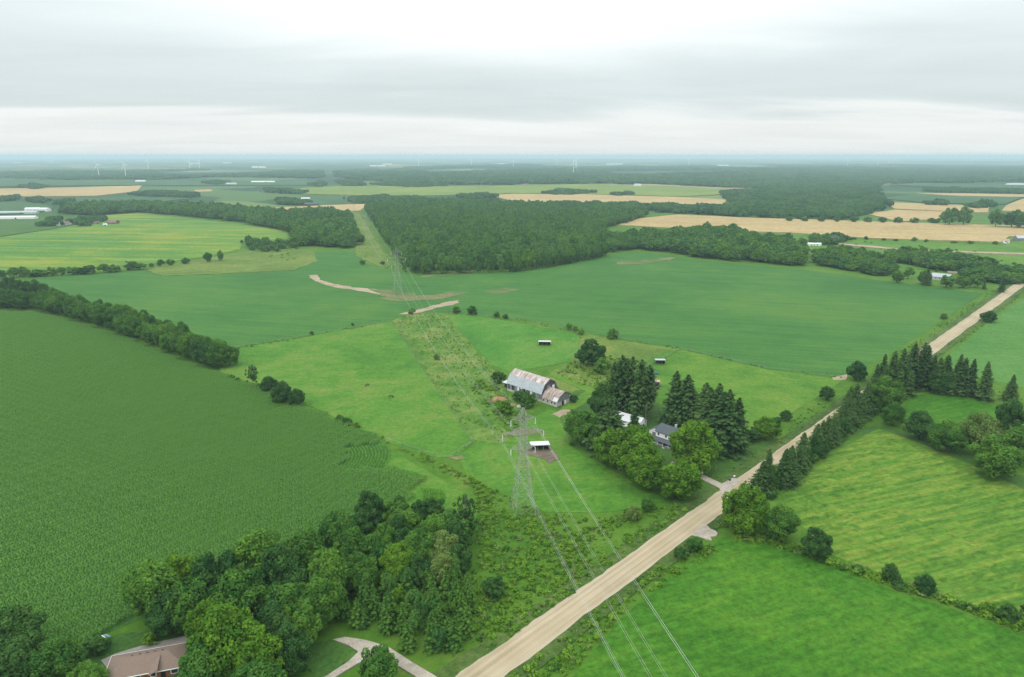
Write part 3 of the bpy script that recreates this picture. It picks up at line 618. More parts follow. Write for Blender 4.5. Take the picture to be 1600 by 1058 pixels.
def fill(P, spacing, jit=0.45):
    """jittered points inside a polygon on the land"""
    x0, y0 = P.min(0); x1, y1 = P.max(0)
    gx, gy = np.meshgrid(np.arange(x0, x1 + spacing, spacing), np.arange(y0, y1 + spacing, spacing))
    gx = gx + (np.arange(gx.shape[0]) % 2)[:, None] * spacing * 0.5
    q = np.c_[gx.ravel(), gy.ravel()] + rng.uniform(-jit, jit, (gx.size, 2)) * spacing
    return q[inside(P, q)]
def along(pts, spacing, jit=0.3, side=0.0, world=False):
    P = np.array(pts, float) if world else poly(pts); out = []
    for a, b in zip(P[:-1], P[1:]):
        L = np.hypot(*(b - a)); n = max(1, int(round(L / spacing))); nv = np.array([-(b - a)[1], (b - a)[0]]) / L
        for k in range(n):
            t = (k + rng.uniform(-jit, jit) + 0.5) / n; out.append(a + (b - a) * t + nv * (side + rng.normal(0, spacing * jit * 0.5)))
    return np.array(out)

# --- corn plants
rs0 = np.random.default_rng(3); P_, N_, S_, T_ = [], [], [], []
for i in range(6):
    for j in range(10):
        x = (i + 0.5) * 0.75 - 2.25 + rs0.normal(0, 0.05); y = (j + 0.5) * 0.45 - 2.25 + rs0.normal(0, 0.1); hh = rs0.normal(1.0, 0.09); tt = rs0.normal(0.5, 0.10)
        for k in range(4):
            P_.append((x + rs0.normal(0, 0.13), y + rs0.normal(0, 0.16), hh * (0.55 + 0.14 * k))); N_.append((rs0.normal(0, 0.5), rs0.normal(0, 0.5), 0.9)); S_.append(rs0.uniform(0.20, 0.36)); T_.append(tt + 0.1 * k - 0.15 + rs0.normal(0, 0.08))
V, F = cards(np.array(P_), np.array(N_), np.array(S_), rs0, 0.55)
corn_tile = mesh_np('corn_plants', V, F, CORN, tint=np.repeat(np.clip(T_, 0, 1), 4))
CP = poly(CORN_P)
def tile_fill(P, size, ang, margin=0.5):
    c, s = math.cos(ang), math.sin(ang); Q = P @ np.array([[c, -s], [s, c]])
    x0, y0 = Q.min(0); x1, y1 = Q.max(0); gx, gy = np.meshgrid(np.arange(x0, x1 + size, size), np.arange(y0, y1 + size, size))
    q = np.c_[gx.ravel(), gy.ravel()]; q = q @ np.array([[c, s], [-s, c]]); return q[inside(P, q)]
ctr = CP.mean(0)
def visible(q, pad=60):
    k = []
    for x, y in q:
        u, v = proj(x, y, 0) if y > 20 else (-999, -999); k.append(-pad < u < 1600 + pad and v < 1058 + pad)
    return np.array(k, bool)
RA = R(-28)
# big tiles inside, quarter-size tiles along the edge so that the rows end cleanly
ins, q6 = [], tile_fill(CP, 4.5, RA)
q6 = q6[visible(q6)]; ENDROWS = poly([(540, 700), (560, 697), (608, 693), (618, 712), (606, 738), (570, 738), (536, 737)]); q6 = q6[~inside(ENDROWS, q6)]
n6 = len(q6)
scatter('corn', q6 + rng.normal(0, 0.05, (n6, 2)), np.c_[np.ones(n6), np.ones(n6), np.clip(rng.normal(2.0, 0.08, n6), 1.7, 2.3)], [corn_tile],
        'dense tall corn plants standing in straight rows', rotz=RA + math.pi * rng.integers(0, 2, n6))
# curved end rows of shorter, lighter corn
def corn_arcs(name, pairs, label):
    P, N, S, T = [], [], [], []
    for (ax, ay), (mx_, my), (bx, by) in pairs:
        A, M, B = (np.array(at(*q)) for q in ((ax, ay), (mx_, my), (bx, by)))
        Lc = np.hypot(*(M - A)) + np.hypot(*(B - M)); n = int(Lc / 0.35)
        for k in range(n):
            t = k / n; q = (1 - t) ** 2 * A + 2 * t * (1 - t) * (2 * M - (A + B) / 2) + t * t * B
            for c in range(3):
                P.append((q[0] + rs0.normal(0, 0.12), q[1] + rs0.normal(0, 0.15), 0.45 + 0.35 * c + 0.1)); N.append((rs0.normal(0, 0.7), rs0.normal(0, 0.7), 0.9)); S.append(rs0.uniform(0.18, 0.34)); T.append(np.clip(0.25 + 0.3 * c + rs0.normal(0, 0.12), 0, 1))
    V, F = cards(np.array(P), np.array(N), np.array(S), rs0, 0.6)
    o = link(bpy.data.objects.new(name, mesh_np(name, V, F, CORN_L, tint=np.repeat(T, 4)))); return tag(o, label, kind='stuff')
corn_arcs('curved_corn_rows', [((540 + 5.2 * i, 704 - 0.6 * i), (546 + 5.2 * i, 717 - 0.3 * i), (533 + 5.6 * i, 735 - 0.3 * i)) for i in range(13)] +
          [((658 + 4.0 * i, 764 + 0.6 * i), (663 + 4.0 * i, 772 + 0.5 * i), (660 + 4.2 * i, 783 + 0.2 * i)) for i in range(9)], 'light green corn rows curving round at the field end')

# --- woods and far forest
def grove_mesh(name, seed, mat, n=14, leaves=110, leaf=0.045):
    """sixty metres of closed canopy, unit height, unit width"""
    rs = np.random.default_rng(seed); Vs, Ts = [], []
    for i in range(n):
        cx, cy = rs.uniform(-0.46, 0.46, 2); r = rs.uniform(0.10, 0.16); top = rs.uniform(0.72, 1.0)
        d = rs.normal(size=(leaves, 3)); d[:, 2] = np.abs(d[:, 2]) * 1.0 - 0.25; d /= np.linalg.norm(d, axis=1, keepdims=True)
        pos = np.c_[cx + d[:, 0] * r, cy + d[:, 1] * r, top - 0.42 + d[:, 2] * 0.42]
        V, F = cards(pos, d + np.array([0, 0, 0.4]) + rs.normal(0, 0.35, d.shape), leaf * rs.uniform(0.7, 1.3, leaves), rs)
        V[:, 2] = (V[:, 2] - np.repeat(pos[:, 2], 4)) * 2.6 + np.repeat(pos[:, 2], 4)
        Vs.append(V); Ts.append(np.full(len(V), np.clip(0.45 + rs.normal(0, 0.2), 0, 1)) + rs.normal(0, 0.08, len(V)))
    V = np.concatenate(Vs); return mesh_np(name, V, np.arange(len(V)).reshape(-1, 4), mat, tint=np.clip(np.concatenate(Ts), 0, 1))
GROVE = [grove_mesh('grove', 200 + i, FARW) for i in range(4)]
def wood(name, pts, spacing, h, label, protos=None, sd=0.24, w=None):
    P = poly(pts) ; q = fill(P, spacing); n = len(q); hh = np.clip(rng.normal(h, h * sd, n), h * 0.5, h * 1.4)
    wd = (w or spacing * 1.55) * rng.uniform(0.85, 1.2, n) / 0.8
    return scatter(name, q, np.c_[wd, wd, hh], protos or LO, label)
def groves(name, pts, size, h, label):
    P = poly(pts); q = fill(P, size * 0.8)
    if size >= 60:                                   # fields open between the far woods
        u, v = (q[:, 0] + q[:, 1]) / 900, (q[:, 1] - q[:, 0]) / 900
        q = q[(np.sin(u + 2.1 * np.sin(v * 0.6)) * np.sin(v * 1.3 + 1.1 * np.sin(u * 0.8)) > -0.42)]
    n = len(q)
    return scatter(name, q, np.c_[np.full(n, size), np.full(n, size), rng.uniform(0.75, 1.15, n) * h], GROVE, label)
WOODLOT = [(572, 330), (610, 322), (700, 319), (860, 325), (960, 332), (1010, 338), (985, 347), (942, 358), (950, 378), (944, 396), (930, 402), (860, 414), (800, 421), (720, 423), (655, 425), (632, 418)]
wood('woodlot', WOODLOT, 8.5, 15, 'dense broadleaf woodlot filling the centre beyond the soybeans')
wood('left_wood', [(95, 335), (150, 337), (215, 332), (290, 338), (380, 348), (455, 364), (462, 384), (545, 388), (560, 385), (546, 340), (520, 334), (440, 336), (330, 326), (230, 322), (110, 324)], 11, 14, 'wood stretching behind the striped yellow field')
wood('right_wood', [(950, 376), (1010, 372), (1100, 362), (1150, 366), (1170, 376), (1235, 384), (1262, 398), (1250, 416), (1180, 411), (1100, 404), (1040, 394), (985, 390), (948, 396)], 10, 13, 'belt of trees along the far edge of the soybean field')
for k, (pts, h, sp) in enumerate((
    ([(1275, 400), (1300, 392), (1345, 400), (1390, 410), (1395, 425), (1375, 432), (1310, 421), (1278, 414)], 9, 8),
    ([(1385, 402), (1420, 396), (1500, 404), (1560, 420), (1560, 430), (1470, 424), (1400, 412)], 9, 9),
    ([(1500, 432), (1560, 424), (1600, 424), (1640, 440), (1600, 446), (1540, 442)], 8, 9),
    ([(1265, 376), (1300, 371), (1325, 375), (1300, 384), (1270, 384)], 9, 8))):
    wood('thicket', pts, sp, h, ['thicket of small trees nearest the soybean corner at right', 'long thicket below the far house lane at right', 'thicket by the road at the far right', 'clump of trees beside the far grey roofed house'][k], LO + SHRUB[:2])
groves('dark_forest', [(1130, 338), (1150, 322), (1130, 302), (1190, 298), (1250, 288), (1370, 290), (1372, 312), (1390, 326), (1350, 336), (1330, 343), (1200, 341)], 36, 14, 'dark forest block in the right distance')
groves('far_forest', [(600, 286), (700, 289), (800, 289), (900, 287), (1050, 289), (1200, 296), (1380, 288), (1600, 284), (1680, 284), (1680, 262), (1400, 257), (1200, 258), (1000, 261), (800, 258), (640, 262), (560, 270)], 70, 15, 'broad dark forest under the right horizon')
groves('far_forest', [(0, 279), (100, 283), (260, 281), (330, 277), (420, 278), (500, 279), (500, 268), (300, 266), (150, 268), (0, 270), (-80, 272)], 60, 14, 'dark forest band below the wind turbines at left')
groves('far_forest', [(530, 278), (600, 284), (640, 272), (580, 264), (525, 268)], 60, 13, 'dark forest right of the distant line clearing')
for k, pts in enumerate((
    [(205, 305), (240, 300), (310, 305), (305, 309), (240, 309)], [(26, 294), (50, 290), (76, 293), (60, 297)], [(0, 313), (25, 309), (28, 314), (0, 317)], [(40, 315), (60, 311), (76, 315), (60, 319)], [(88, 319), (110, 316), (110, 321), (90, 322)],
    [(317, 287), (340, 284), (360, 287), (340, 290)], [(430, 320), (440, 312), (478, 316), (480, 322)], [(484, 290), (500, 285), (512, 289), (500, 293)], [(528, 285), (560, 284), (570, 290), (540, 292)],
    [(580, 289), (620, 287), (700, 292), (640, 294)], [(545, 313), (590, 309), (660, 312), (660, 319), (590, 321), (550, 318)], [(715, 309), (760, 305), (775, 310), (740, 314)], [(842, 304), (880, 298), (935, 302), (880, 306)],
    [(955, 305), (985, 303), (988, 306), (958, 307)], [(860, 320), (1000, 322), (1127, 327), (1160, 332), (1150, 338), (1060, 334), (980, 331), (900, 326)], [(1440, 299), (1480, 296), (1620, 299), (1620, 304), (1480, 302)], [(1445, 320), (1475, 318), (1480, 322), (1450, 322)],
    [(1508, 324), (1545, 320), (1560, 324), (1530, 328)], [(62, 358), (80, 345), (95, 348), (80, 358)], [(110, 347), (150, 343), (156, 349), (130, 354)], [(412, 298), (480, 301), (470, 304), (420, 302)])):
    groves('distant_copse' if k not in (14, 15) else 'distant_treeline', pts, 26 if k not in (14, 15) else 32, (11, 12, 13)[k % 3],
           ['copse beside the far left wheat', 'small copse above the far left wheat', 'copse at the left edge above the white barns', 'rounded copse above the white barns', 'trees above the end of the left wood', 'copse on the hazy left fields', 'trees around the white domed shed', 'dark copse left of the distant line clearing',
            'copse right of the distant line clearing', 'low trees along the top of the yellow field', 'tree clump at the head of the line corridor', 'trees round a farmstead behind the woodlot', 'dark copse standing in the pale yellow field', 'short hedge below the pale yellow field', 'treeline between the two tan fields', 'treeline above the far green fields at right',
            'bushes on the green field at far right', 'dark tree clump at the far right fields', 'trees beside the farm houses at left', 'dark trees behind the farm houses at left', 'hedge trees at the left of the pale yellow field'][k])
# --- scrub: weeds and low bushes on the verges and under the line
rsw = np.random.default_rng(5)
def tuft(name, seed, mat, n, leaf, spread=0.5):
    rs = np.random.default_rng(seed); d = rs.normal(size=(n, 3)); d[:, 2] = np.abs(d[:, 2]); d /= np.linalg.norm(d, axis=1, keepdims=True)
    pos = d * rs.uniform(0.45, 1.0, (n, 1)) * np.array([spread, spread, 1.0])
    V, F = cards(pos, d + rs.normal(0, 0.5, d.shape), leaf * rs.uniform(0.6, 1.3, n), rs, 0.8)
    return mesh_np(name, V, F, mat, tint=np.repeat(np.clip(rs.normal(0.45, 0.2, n), 0, 1), 4))
TUFT = [tuft('weed_tuft', 300 + i, WEED, 60, 0.16) for i in range(4)] + [tuft('weed_tuft', 310, LEAF_Y, 60, 0.15), tuft('weed_tuft', 312, LEAF, 70, 0.16), tuft('weed_tuft', 311, LEAF_L, 60, 0.16)]
TUFT_DRY = [tuft('dry_tuft', 320 + i, WEED_DRY, 50, 0.15) for i in range(2)] + TUFT[:2]
def scrub(name, P, spacing, lo, hi, label, protos=TUFT, wide=1.7, gap=-0.15):
    q = fill(P, spacing, 0.6)
    pn = np.sin(q[:, 0] / 5.1 + 2 * np.sin(q[:, 1] / 9)) * np.sin(q[:, 1] / 6.3 + 1.7 * np.sin(q[:, 0] / 11)) + rng.normal(0, 0.5, len(q))
    keep = pn > gap
    for cx, cy, cr in ((*at(1101, 834), 7.0), (*at(1138, 762), 8.0), (*at(1120, 840), 5.0)): keep &= np.hypot(q[:, 0] - cx, q[:, 1] - cy) > cr
    q = q[keep]; n = len(q); s = lo + (hi - lo) * rng.power(0.45, n) ** 1.0
    return scatter(name, q, np.c_[s * wide, s * wide, s], protos, label)
wv = lambda y, o: (road_x(y, o), y)
scrub('undergrowth', poly([(735, 745), (790, 775), (850, 802), (930, 806), (1040, 790), (1085, 792), (1000, 850), (870, 945), (790, 1000), (735, 1040), (690, 1015), (720, 950), (742, 870), (745, 800)]), 0.95, 0.2, 1.5, 'tangled weeds and bushes between near pylon, woodland and road', gap=-0.35)
scrub('verge_weeds', np.array([wv(y, 7.0) for y in range(100, 215, 5)] + [wv(y, 17.0 + 3 * math.sin(y / 9)) for y in range(212, 98, -6)]), 1.1, 0.3, 1.6, 'weeds and brambles on the verge beside the lush hay')
scrub('verge_weeds', np.array([wv(y, -7.2) for y in range(225, 600, 10)] + [wv(y, -17.0 - 3 * math.sin(y / 9)) for y in range(600, 222, -10)]), 1.5, 0.2, 0.9, 'weeds on the farm side verge beyond the driveway')
scrub('verge_weeds', np.array([wv(y, 7.0) for y in range(390, 640, 10)] + [wv(y, 14.0) for y in range(640, 388, -10)]), 1.7, 0.2, 1.0, 'weeds on the verge beside the pale hay')
scrub('corridor_weeds', poly([(612, 502), (645, 490), (698, 490), (735, 540), (775, 580), (800, 600), (770, 640), (800, 690), (745, 694), (690, 618), (640, 543)]), 1.5, 0.15, 0.9, 'clumps of dry grass and weeds under the power line', TUFT_DRY)
scrub('barnyard_weeds', poly([(745, 590), (790, 600), (800, 640), (830, 650), (800, 680), (780, 655), (735, 610)]), 1.3, 0.3, 1.6, 'tall weeds beside the barn', TUFT)
scrub('paddock_weeds', poly([(900, 560), (950, 556), (985, 566), (970, 590), (930, 610), (890, 596), (870, 585)]), 1.4, 0.3, 1.3, 'weedy growth around the big dark tree', TUFT)
scrub('hedge_weeds', np.concatenate([poly([(545, 660), (600, 684), (640, 703), (690, 722), (745, 752)]), poly([(745, 764), (690, 738), (638, 712), (596, 690), (545, 666)])]), 1.3, 0.3, 1.4, 'brambles and dry weeds along the corn field corner', TUFT_DRY)
scrub('hedge_weeds', np.concatenate([poly([(1130, 832), (1200, 838), (1300, 876), (1400, 908), (1500, 940), (1600, 978), (1700, 1015)]), poly([(1700, 1028), (1600, 990), (1500, 952), (1400, 920), (1300, 884), (1190, 848), (1125, 845)])]), 0.95, 0.5, 2.2, 'scrubby hedge between the two hay fields', TUFT + [SHRUB[1]], gap=-0.7)
scrub('fence_weeds', np.concatenate([poly([(333, 548), (470, 526), (600, 503)]), poly([(602, 506), (470, 530), (335, 552)])]), 1.9, 0.3, 1.1, 'weeds along the fence between soybeans and horse pasture', TUFT)
scrub('fence_weeds', np.concatenate([poly([(700, 486), (830, 499), (905, 517), (960, 527), (1062, 543), (1200, 574), (1318, 588)]), poly([(1316, 592), (1200, 578), (1062, 547), (960, 531), (905, 522), (830, 505), (700, 491)])]), 2.0, 0.25, 1.0, 'weeds along the fence between soybeans and paddocks', TUFT)
scrub('meadow_brush', poly([(375, 380), (420, 375), (470, 388), (490, 400), (440, 410), (390, 394)]), 9, 0.8, 3.0, 'low brush in the rough meadow', TUFT + SHRUB, 1.6)
scrub('corridor_brush', poly([(548, 336), (562, 334), (590, 380), (612, 414), (600, 421), (556, 400), (552, 360)]), 8, 0.5, 2.0, 'brush in the clearing under the distant line', TUFT, 1.6)
scrub('roadside_brush', poly([(1280, 372), (1450, 385), (1560, 392), (1600, 412), (1600, 440), (1500, 432), (1300, 400)]), 16, 0.8, 3.2, 'scattered brush in the meadows round the far house', SHRUB, 1.5)

# ------------------------------------------------------------------ single trees
ONES = 'first second third fourth fifth sixth seventh eighth ninth tenth eleventh twelfth thirteenth fourteenth fifteenth sixteenth seventeenth eighteenth nineteenth'.split()
TENS = {2: 'twenty', 3: 'thirty', 4: 'forty', 5: 'fifty', 6: 'sixty'}; TENTH = {2: 'twentieth', 3: 'thirtieth', 4: 'fortieth', 5: 'fiftieth', 6: 'sixtieth'}
def nth(i):
    i += 1
    return ONES[i - 1] if i < 20 else TENTH[i // 10] if i % 10 == 0 else TENS[i // 10] + '-' + ONES[i % 10 - 1]
G_WL = 'trees along the front of the woodlot'
for i, (x, y) in enumerate(along([(634, 424), (656, 428), (720, 427), (800, 424.5), (860, 417), (930, 404), (948, 398)], 7.5, 0.3)):
    h = random.uniform(13, 19); plant('lo' if random.random() < 0.7 else 'hi', x, y, h, random.uniform(8.5, 12.5), '%s leafy tree in the woodlot front row, counted from the line clearing' % nth(i), G_WL)
G_H = 'trees of the hedgerow along the corn'
for sd, lo_, hi_ in ((3.0, 12, 16.5), (11, 12, 17)):
    for i, (x, y) in enumerate(along([(-20, 481), (0, 483), (60, 486), (110, 497), (200, 525), (300, 567), (335, 580)], 9.0, 0.35, sd)):
        h = random.uniform(lo_, hi_); plant(random.choice(['hi', 'deep', 'hi']), x, y, h, random.uniform(10, 13.5), '%s rounded tree in the corn hedgerow %s row, counted from the left' % (nth(i), 'front' if sd < 5 else 'back'), G_H)
for x, y in along([(-40, 462), (0, 466), (60, 474)], 9, 0.35, 10):
    plant('deep', x, y, random.uniform(13, 17), random.uniform(9, 12), 'rounded dark green tree in the hedgerow along the corn field', G_H)
for x, y in along([(-30, 437), (40, 434), (90, 432), (150, 428), (222, 422)], 8.5, 0.4, 3):
    plant(random.choice(['lo', 'lo', 'shrub']), x, y, random.uniform(6, 13), random.uniform(10, 15), 'low bushy tree in the hedge below the striped yellow field', 'trees of the hedge below the striped field')
for px, py, tp, rt, lb in ((237, 417, 411, 1.2, 'small round bush at the end of the striped field hedge'), (252, 417, 405, 1.0, 'first bush east of the striped field hedge'), (267, 415, 404, 1.0, 'round tree second along from the striped field hedge'),
                           (290, 413, 403, 1.3, 'wide bush third along from the striped field hedge'), (325, 410, 394, 0.9, 'dark round tree left of the slender one below the striped field'), (345, 408, 391, 0.6, 'slender upright tree alone below the striped field'),
                           (389, 381, 367, 0.9, 'dark tree at the tip of the striped field'), (378, 380, 375, 1.2, 'small bush beside the tree at the striped field tip')):
    stand_at('lo', px, py, tp, lb, ratio=rt)
for x, y in fill(poly([(378, 390), (398, 376), (440, 378), (466, 388), (420, 396)]), 13):
    plant('lo', x, y, random.uniform(6, 9), random.uniform(9, 13), 'olive green bush in the thicket above the rough meadow', 'bushes of the thicket above the rough meadow')
stand_at('thin', 395, 610, 568, 'tall ragged half-dead tree beside the corn field', ratio=0.5)
for px, py, r, lb in ((420, 599, 14, 'dark tree left of three beside the corn'), (440, 611, 18, 'largest dark tree of three beside the corn'), (462, 619, 14, 'dark tree right of three beside the corn')): crown_at('deep', px, py, r, lb)
for px, py, r in ((372, 594, 5), (362, 590, 5), (405, 603, 5), (530, 655, 7), (543, 659, 8), (557, 665, 6)):
    crown_at('shrub', px, py, r, 'low shrub on the edge between corn and horse pasture', 'shrubs between corn and pasture', 0.9, 0.4)
# the near woodland
G_N = 'broadleaf trees of the near woodland'
big = [(235, 915, 42), (280, 893, 36), (335, 895, 44), (300, 935, 40), (400, 868, 42), (375, 925, 48), (440, 890, 44), (450, 940, 40), (480, 852, 36), (505, 885, 38), (522, 828, 36), (545, 855, 32), (500, 930, 36), (590, 850, 28), (620, 872, 30),
       (655, 850, 30), (690, 848, 30), (715, 832, 26), (640, 815, 24), (718, 870, 24), (560, 885, 30), (470, 965, 34), (430, 985, 34), (330, 965, 38), (455, 1010, 34), (260, 950, 34), (660, 885, 24), (695, 885, 22)]
for i, (px, py, r) in enumerate(sorted(big, key=lambda b: (round(b[1] / 45), b[0]))):
    crown_at(random.choice(['hi', 'hi', 'deep', 'deep', 'hi', 'deep', 'light', 'hi', 'pale']), px + random.uniform(-5, 5), py + random.uniform(-5, 5), r, 'near woodland tree, %s crown counting from its back left corner' % nth(i), G_N, random.uniform(1.05, 1.35), 0.62)
for kind, px, py, r, rt, lb in (('deep', 578, 792, 26, 1.3, 'dark round tree standing highest at the back of the near woodland'), ('deep', 622, 796, 20, 1.3, 'dark tree second from the back edge of the near woodland'), ('deep', 657, 800, 21, 1.2, 'dark tree third along the back edge of the near woodland'),
                                ('thin', 727, 800, 22, 1.7, 'thin greyish pine-like tree at the end of the near woodland'), ('light', 352, 1000, 62, 1.0, 'large bright green tree covering the bungalow end'), ('light', 405, 1025, 50, 1.0, 'bright green tree just behind the large one by the bungalow'),
                                ('hi', 318, 1040, 46, 1.0, 'mid green tree in front of the large bright one by the bungalow'), ('hi', 400, 1075, 50, 1.0, 'green tree at the bottom edge below the bright pair'), ('light', 462, 1000, 20, 1.3, 'small bright tree at the lawn edge by the driveway fork'),
                                ('deep', 25, 985, 44, 1.1, 'dark tree in the bottom left corner beside the corn'), ('hi', 85, 1030, 40, 0.95, 'rounded green tree left of the bungalow yard'), ('deep', 18, 1045, 40, 1.0, 'dark tree lowest in the bottom left corner'), ('hi', 135, 1058, 30, 0.9, 'small green tree against the bungalow side'),
                                ('hi', 588, 1040, 36, 1.0, 'round tree standing in the driveway fork'), ('pale', 425, 862, 15, 1.0, 'yellow-green tree top at the corn edge of the near woodland'), ('light', 690, 862, 17, 1.2, 'bright green tree among the darker near woodland'), ('pale', 570, 805, 12, 1.0, 'small pale tree at the back of the near woodland'),
                                ('deep', 926, 548, 23, 0.95, 'big dark round tree alone in the weedy paddock'), ('deep', 940, 622, 22, 1.3, 'dark tree left of the tall pines'), ('hi', 906, 660, 29, 1.1, 'leafy tree at the left end of the farmyard trees'), ('hi', 934, 668, 26, 1.1, 'leafy tree just right of the left end farmyard tree'),
                                ('light', 957, 695, 31, 1.0, 'bright tree left in the row before the farmhouse'), ('light', 990, 698, 40, 1.05, 'largest bright tree in the row before the farmhouse'), ('light', 1008, 724, 36, 1.0, 'bright tree in the middle of the row before the farmhouse'), ('light', 1060, 746, 38, 0.85, 'broad bright tree nearest the road in the farmhouse row'),
                                ('light', 1090, 692, 42, 1.0, 'broad leafy tree hiding the right end of the farmhouse'), ('light', 1197, 667, 21, 0.85, 'light green tree right of the big spruces'), ('deep', 1228, 648, 10, 0.9, 'round bush up the verge from the big spruces'), ('deep', 1292, 613, 12, 0.95, 'bushy tree on the farm side verge opposite the spruce row'),
                                ('deep', 1340, 577, 16, 1.0, 'round dark tree at the roadside corner of the soybeans'), ('light', 1167, 790, 40, 1.0, 'large bright tree beside the road at the end of the spruce row'), ('hi', 1222, 815, 28, 1.05, 'green tree second from the road along the hay hedge'), ('deep', 1276, 845, 24, 1.1, 'dark tree third from the road along the hay hedge'),
                                ('deep', 1392, 893, 14, 1.1, 'small dark tree left of a pair on the hay hedge'), ('deep', 1447, 911, 17, 0.9, 'dark bush right of a pair on the hay hedge'), ('deep', 1578, 957, 17, 0.9, 'dark bush at the right end of the hay hedge'),
                                ('deep', 1440, 662, 25, 0.95, 'dark tree left of the row before the rounded lawn'), ('hi', 1478, 680, 27, 0.95, 'green tree second in the row before the rounded lawn'), ('pale', 1535, 675, 36, 0.95, 'large pale willow-like tree below the rounded lawn'), ('hi', 1560, 708, 38, 1.0, 'large green tree nearest the hay below the rounded lawn'),
                                ('deep', 1580, 645, 26, 1.0, 'dark tree at the right end of the rounded lawn'), ('hi', 1602, 690, 34, 1.0, 'green tree at the right edge by the white building'), ('hi', 1398, 645, 18, 1.1, 'small green tree at the left tip of the rounded lawn'), ('deep', 1545, 493, 13, 0.7, 'low dark bush on the verge of the pale hay'),
                                ('hi', 1385, 612, 24, 1.2, 'leafy tree among the roadside spruces'), ('deep', 1475, 592, 20, 1.1, 'leafy tree under the spruces behind the rounded lawn'), ('hi', 1085, 850, 13, 0.9, 'bush beside the gravel field entrance'), ('deep', 1064, 862, 13, 0.8, 'dark bush left of the gravel field entrance'),
                                ('pale', 990, 800, 13, 1.0, 'round grey-green bush on the verge below the front pasture'), ('hi', 1012, 787, 11, 1.1, 'green bush right of the round grey-green one'), ('deep', 770, 915, 20, 0.9, 'brownish bush in the weeds left of the road'),
                                ('hi', 1402, 431, 9, 1.1, 'round tree at the left of the group on the soybean edge'), ('lo', 1420, 425, 9, 1.1, 'green tree second in the group on the soybean edge'), ('hi', 1445, 432, 11, 1.0, 'wide tree third in the group on the soybean edge'), ('lo', 1480, 438, 12, 0.9, 'wide tree before the hidden roof on the soybean edge'),
                                ('lo', 1505, 439, 11, 0.9, 'tree right of the hidden roof on the soybean edge'), ('lo', 1525, 437, 11, 1.0, 'tree near the right end of the soybean edge group')):
    crown_at(kind, px, py, r, lb, None, rt)
for px, py, r, lb in ((643, 487, 6, 'shrub on the pale sandy bank'), (713, 485, 7, 'first round shrub on the paddock fence from the sandy bank'), (738, 486, 9, 'second shrub on the paddock fence, the widest'), (776, 492, 6, 'third shrub on the paddock fence'), (790, 495, 5, 'fourth and smallest shrub on the paddock fence'),
                      (889, 511, 6, 'left shrub of three at the paddock corner'), (899, 514, 5, 'middle shrub of three at the paddock corner'), (908, 519, 6, 'right shrub of three at the paddock corner'), (957, 523, 10, 'broad shrub on the soybean edge near the big dark tree'), (683, 558, 6, 'lone shrub in the tall dry grass'),
                      (780, 590, 12, 'leafy shrub by the barn lean-to'), (812, 619, 12, 'left of two big shrubs against the barn front'), (824, 626, 15, 'right of two big shrubs against the barn front'), (790, 638, 14, 'shrub by the dirt mound before the barn'), (896, 623, 8, 'shrub at the far end of the barn annex'), (893, 693, 5, 'tiny grey shrub on the yard lawn'),
                      (940, 573, 15, 'leafy shrub mass below the big dark tree'), (1175, 680, 14, 'shrub at the foot of the big spruces'), (1212, 660, 10, 'shrub beside the light green tree on the verge'), (487, 521, 4, 'small bush on the soybean fence, left'), (551, 507, 3, 'small bush on the soybean fence, right'),
                      (566, 410, 5, 'dark bush left of the distant pylon'), (598, 411, 4, 'dark bush at the foot of the line clearing'), (233, 1000, 12, 'clipped dark bush behind the brick bungalow'), (150, 1008, 20, 'bright bush at the corner of the bungalow yard'), (1610, 955, 14, 'shrub at the right edge on the hay hedge'), (1475, 495, 6, 'small shrub on the farm side verge far up the road'), (1545, 952, 13, 'shrub left of the dark bush ending the hay hedge')):
    crown_at('shrub', px, py, r, lb, None, 0.85, 0.4)
for i, (x, y) in enumerate(fill(poly([(235, 960), (300, 935), (400, 905), (500, 880), (560, 835), (640, 812), (735, 812), (738, 900), (560, 915), (500, 970), (440, 1010), (330, 1010), (280, 985)]), 9.0)):
    plant(random.choice(['hi', 'deep', 'lo']), x, y, random.uniform(8, 13), random.uniform(8, 11), 'lower leafy tree filling the near woodland between its taller crowns', 'lower trees of the near woodland')
# conifers
for i, (px, py, tp) in enumerate(sorted(((957, 640, 566), (970, 650, 556), (985, 645, 558), (1000, 642, 562), (1010, 650, 570), (978, 632, 560), (995, 660, 575), (1015, 635, 575)))):
    stand_at('pine', px, py, tp, '%s tall dark pine from the left in the cluster behind the farmhouse' % nth(i), 'pines behind the farmhouse', 0.36)
for px, py, tp, lb in ((950, 702, 618, 'dark spruce before the white garage, left'), (990, 698, 640, 'dark spruce before the white garage, right of two'), (1052, 660, 580, 'pointed spruce left of the pair beyond the farmhouse'), (1072, 662, 586, 'pointed spruce right of the pair beyond the farmhouse'), (1098, 672, 600, 'left spruce of the big group behind the farmhouse'),
                       (1118, 690, 600, 'tall middle spruce of the big group behind the farmhouse'), (1138, 698, 610, 'right spruce of the big group behind the farmhouse'), (1108, 690, 608, 'front left spruce of the big group behind the farmhouse'), (1128, 705, 615, 'front spruce of the big group behind the farmhouse'), (1148, 695, 622, 'rightmost lower spruce of the big group behind the farmhouse')):
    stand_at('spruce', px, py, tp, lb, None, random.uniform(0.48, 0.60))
G_S = 'spruces of the roadside row'
row = [(1185, 775), (1215, 752), (1240, 730), (1262, 712), (1285, 692), (1310, 672), (1335, 650), (1358, 632), (1380, 615)]
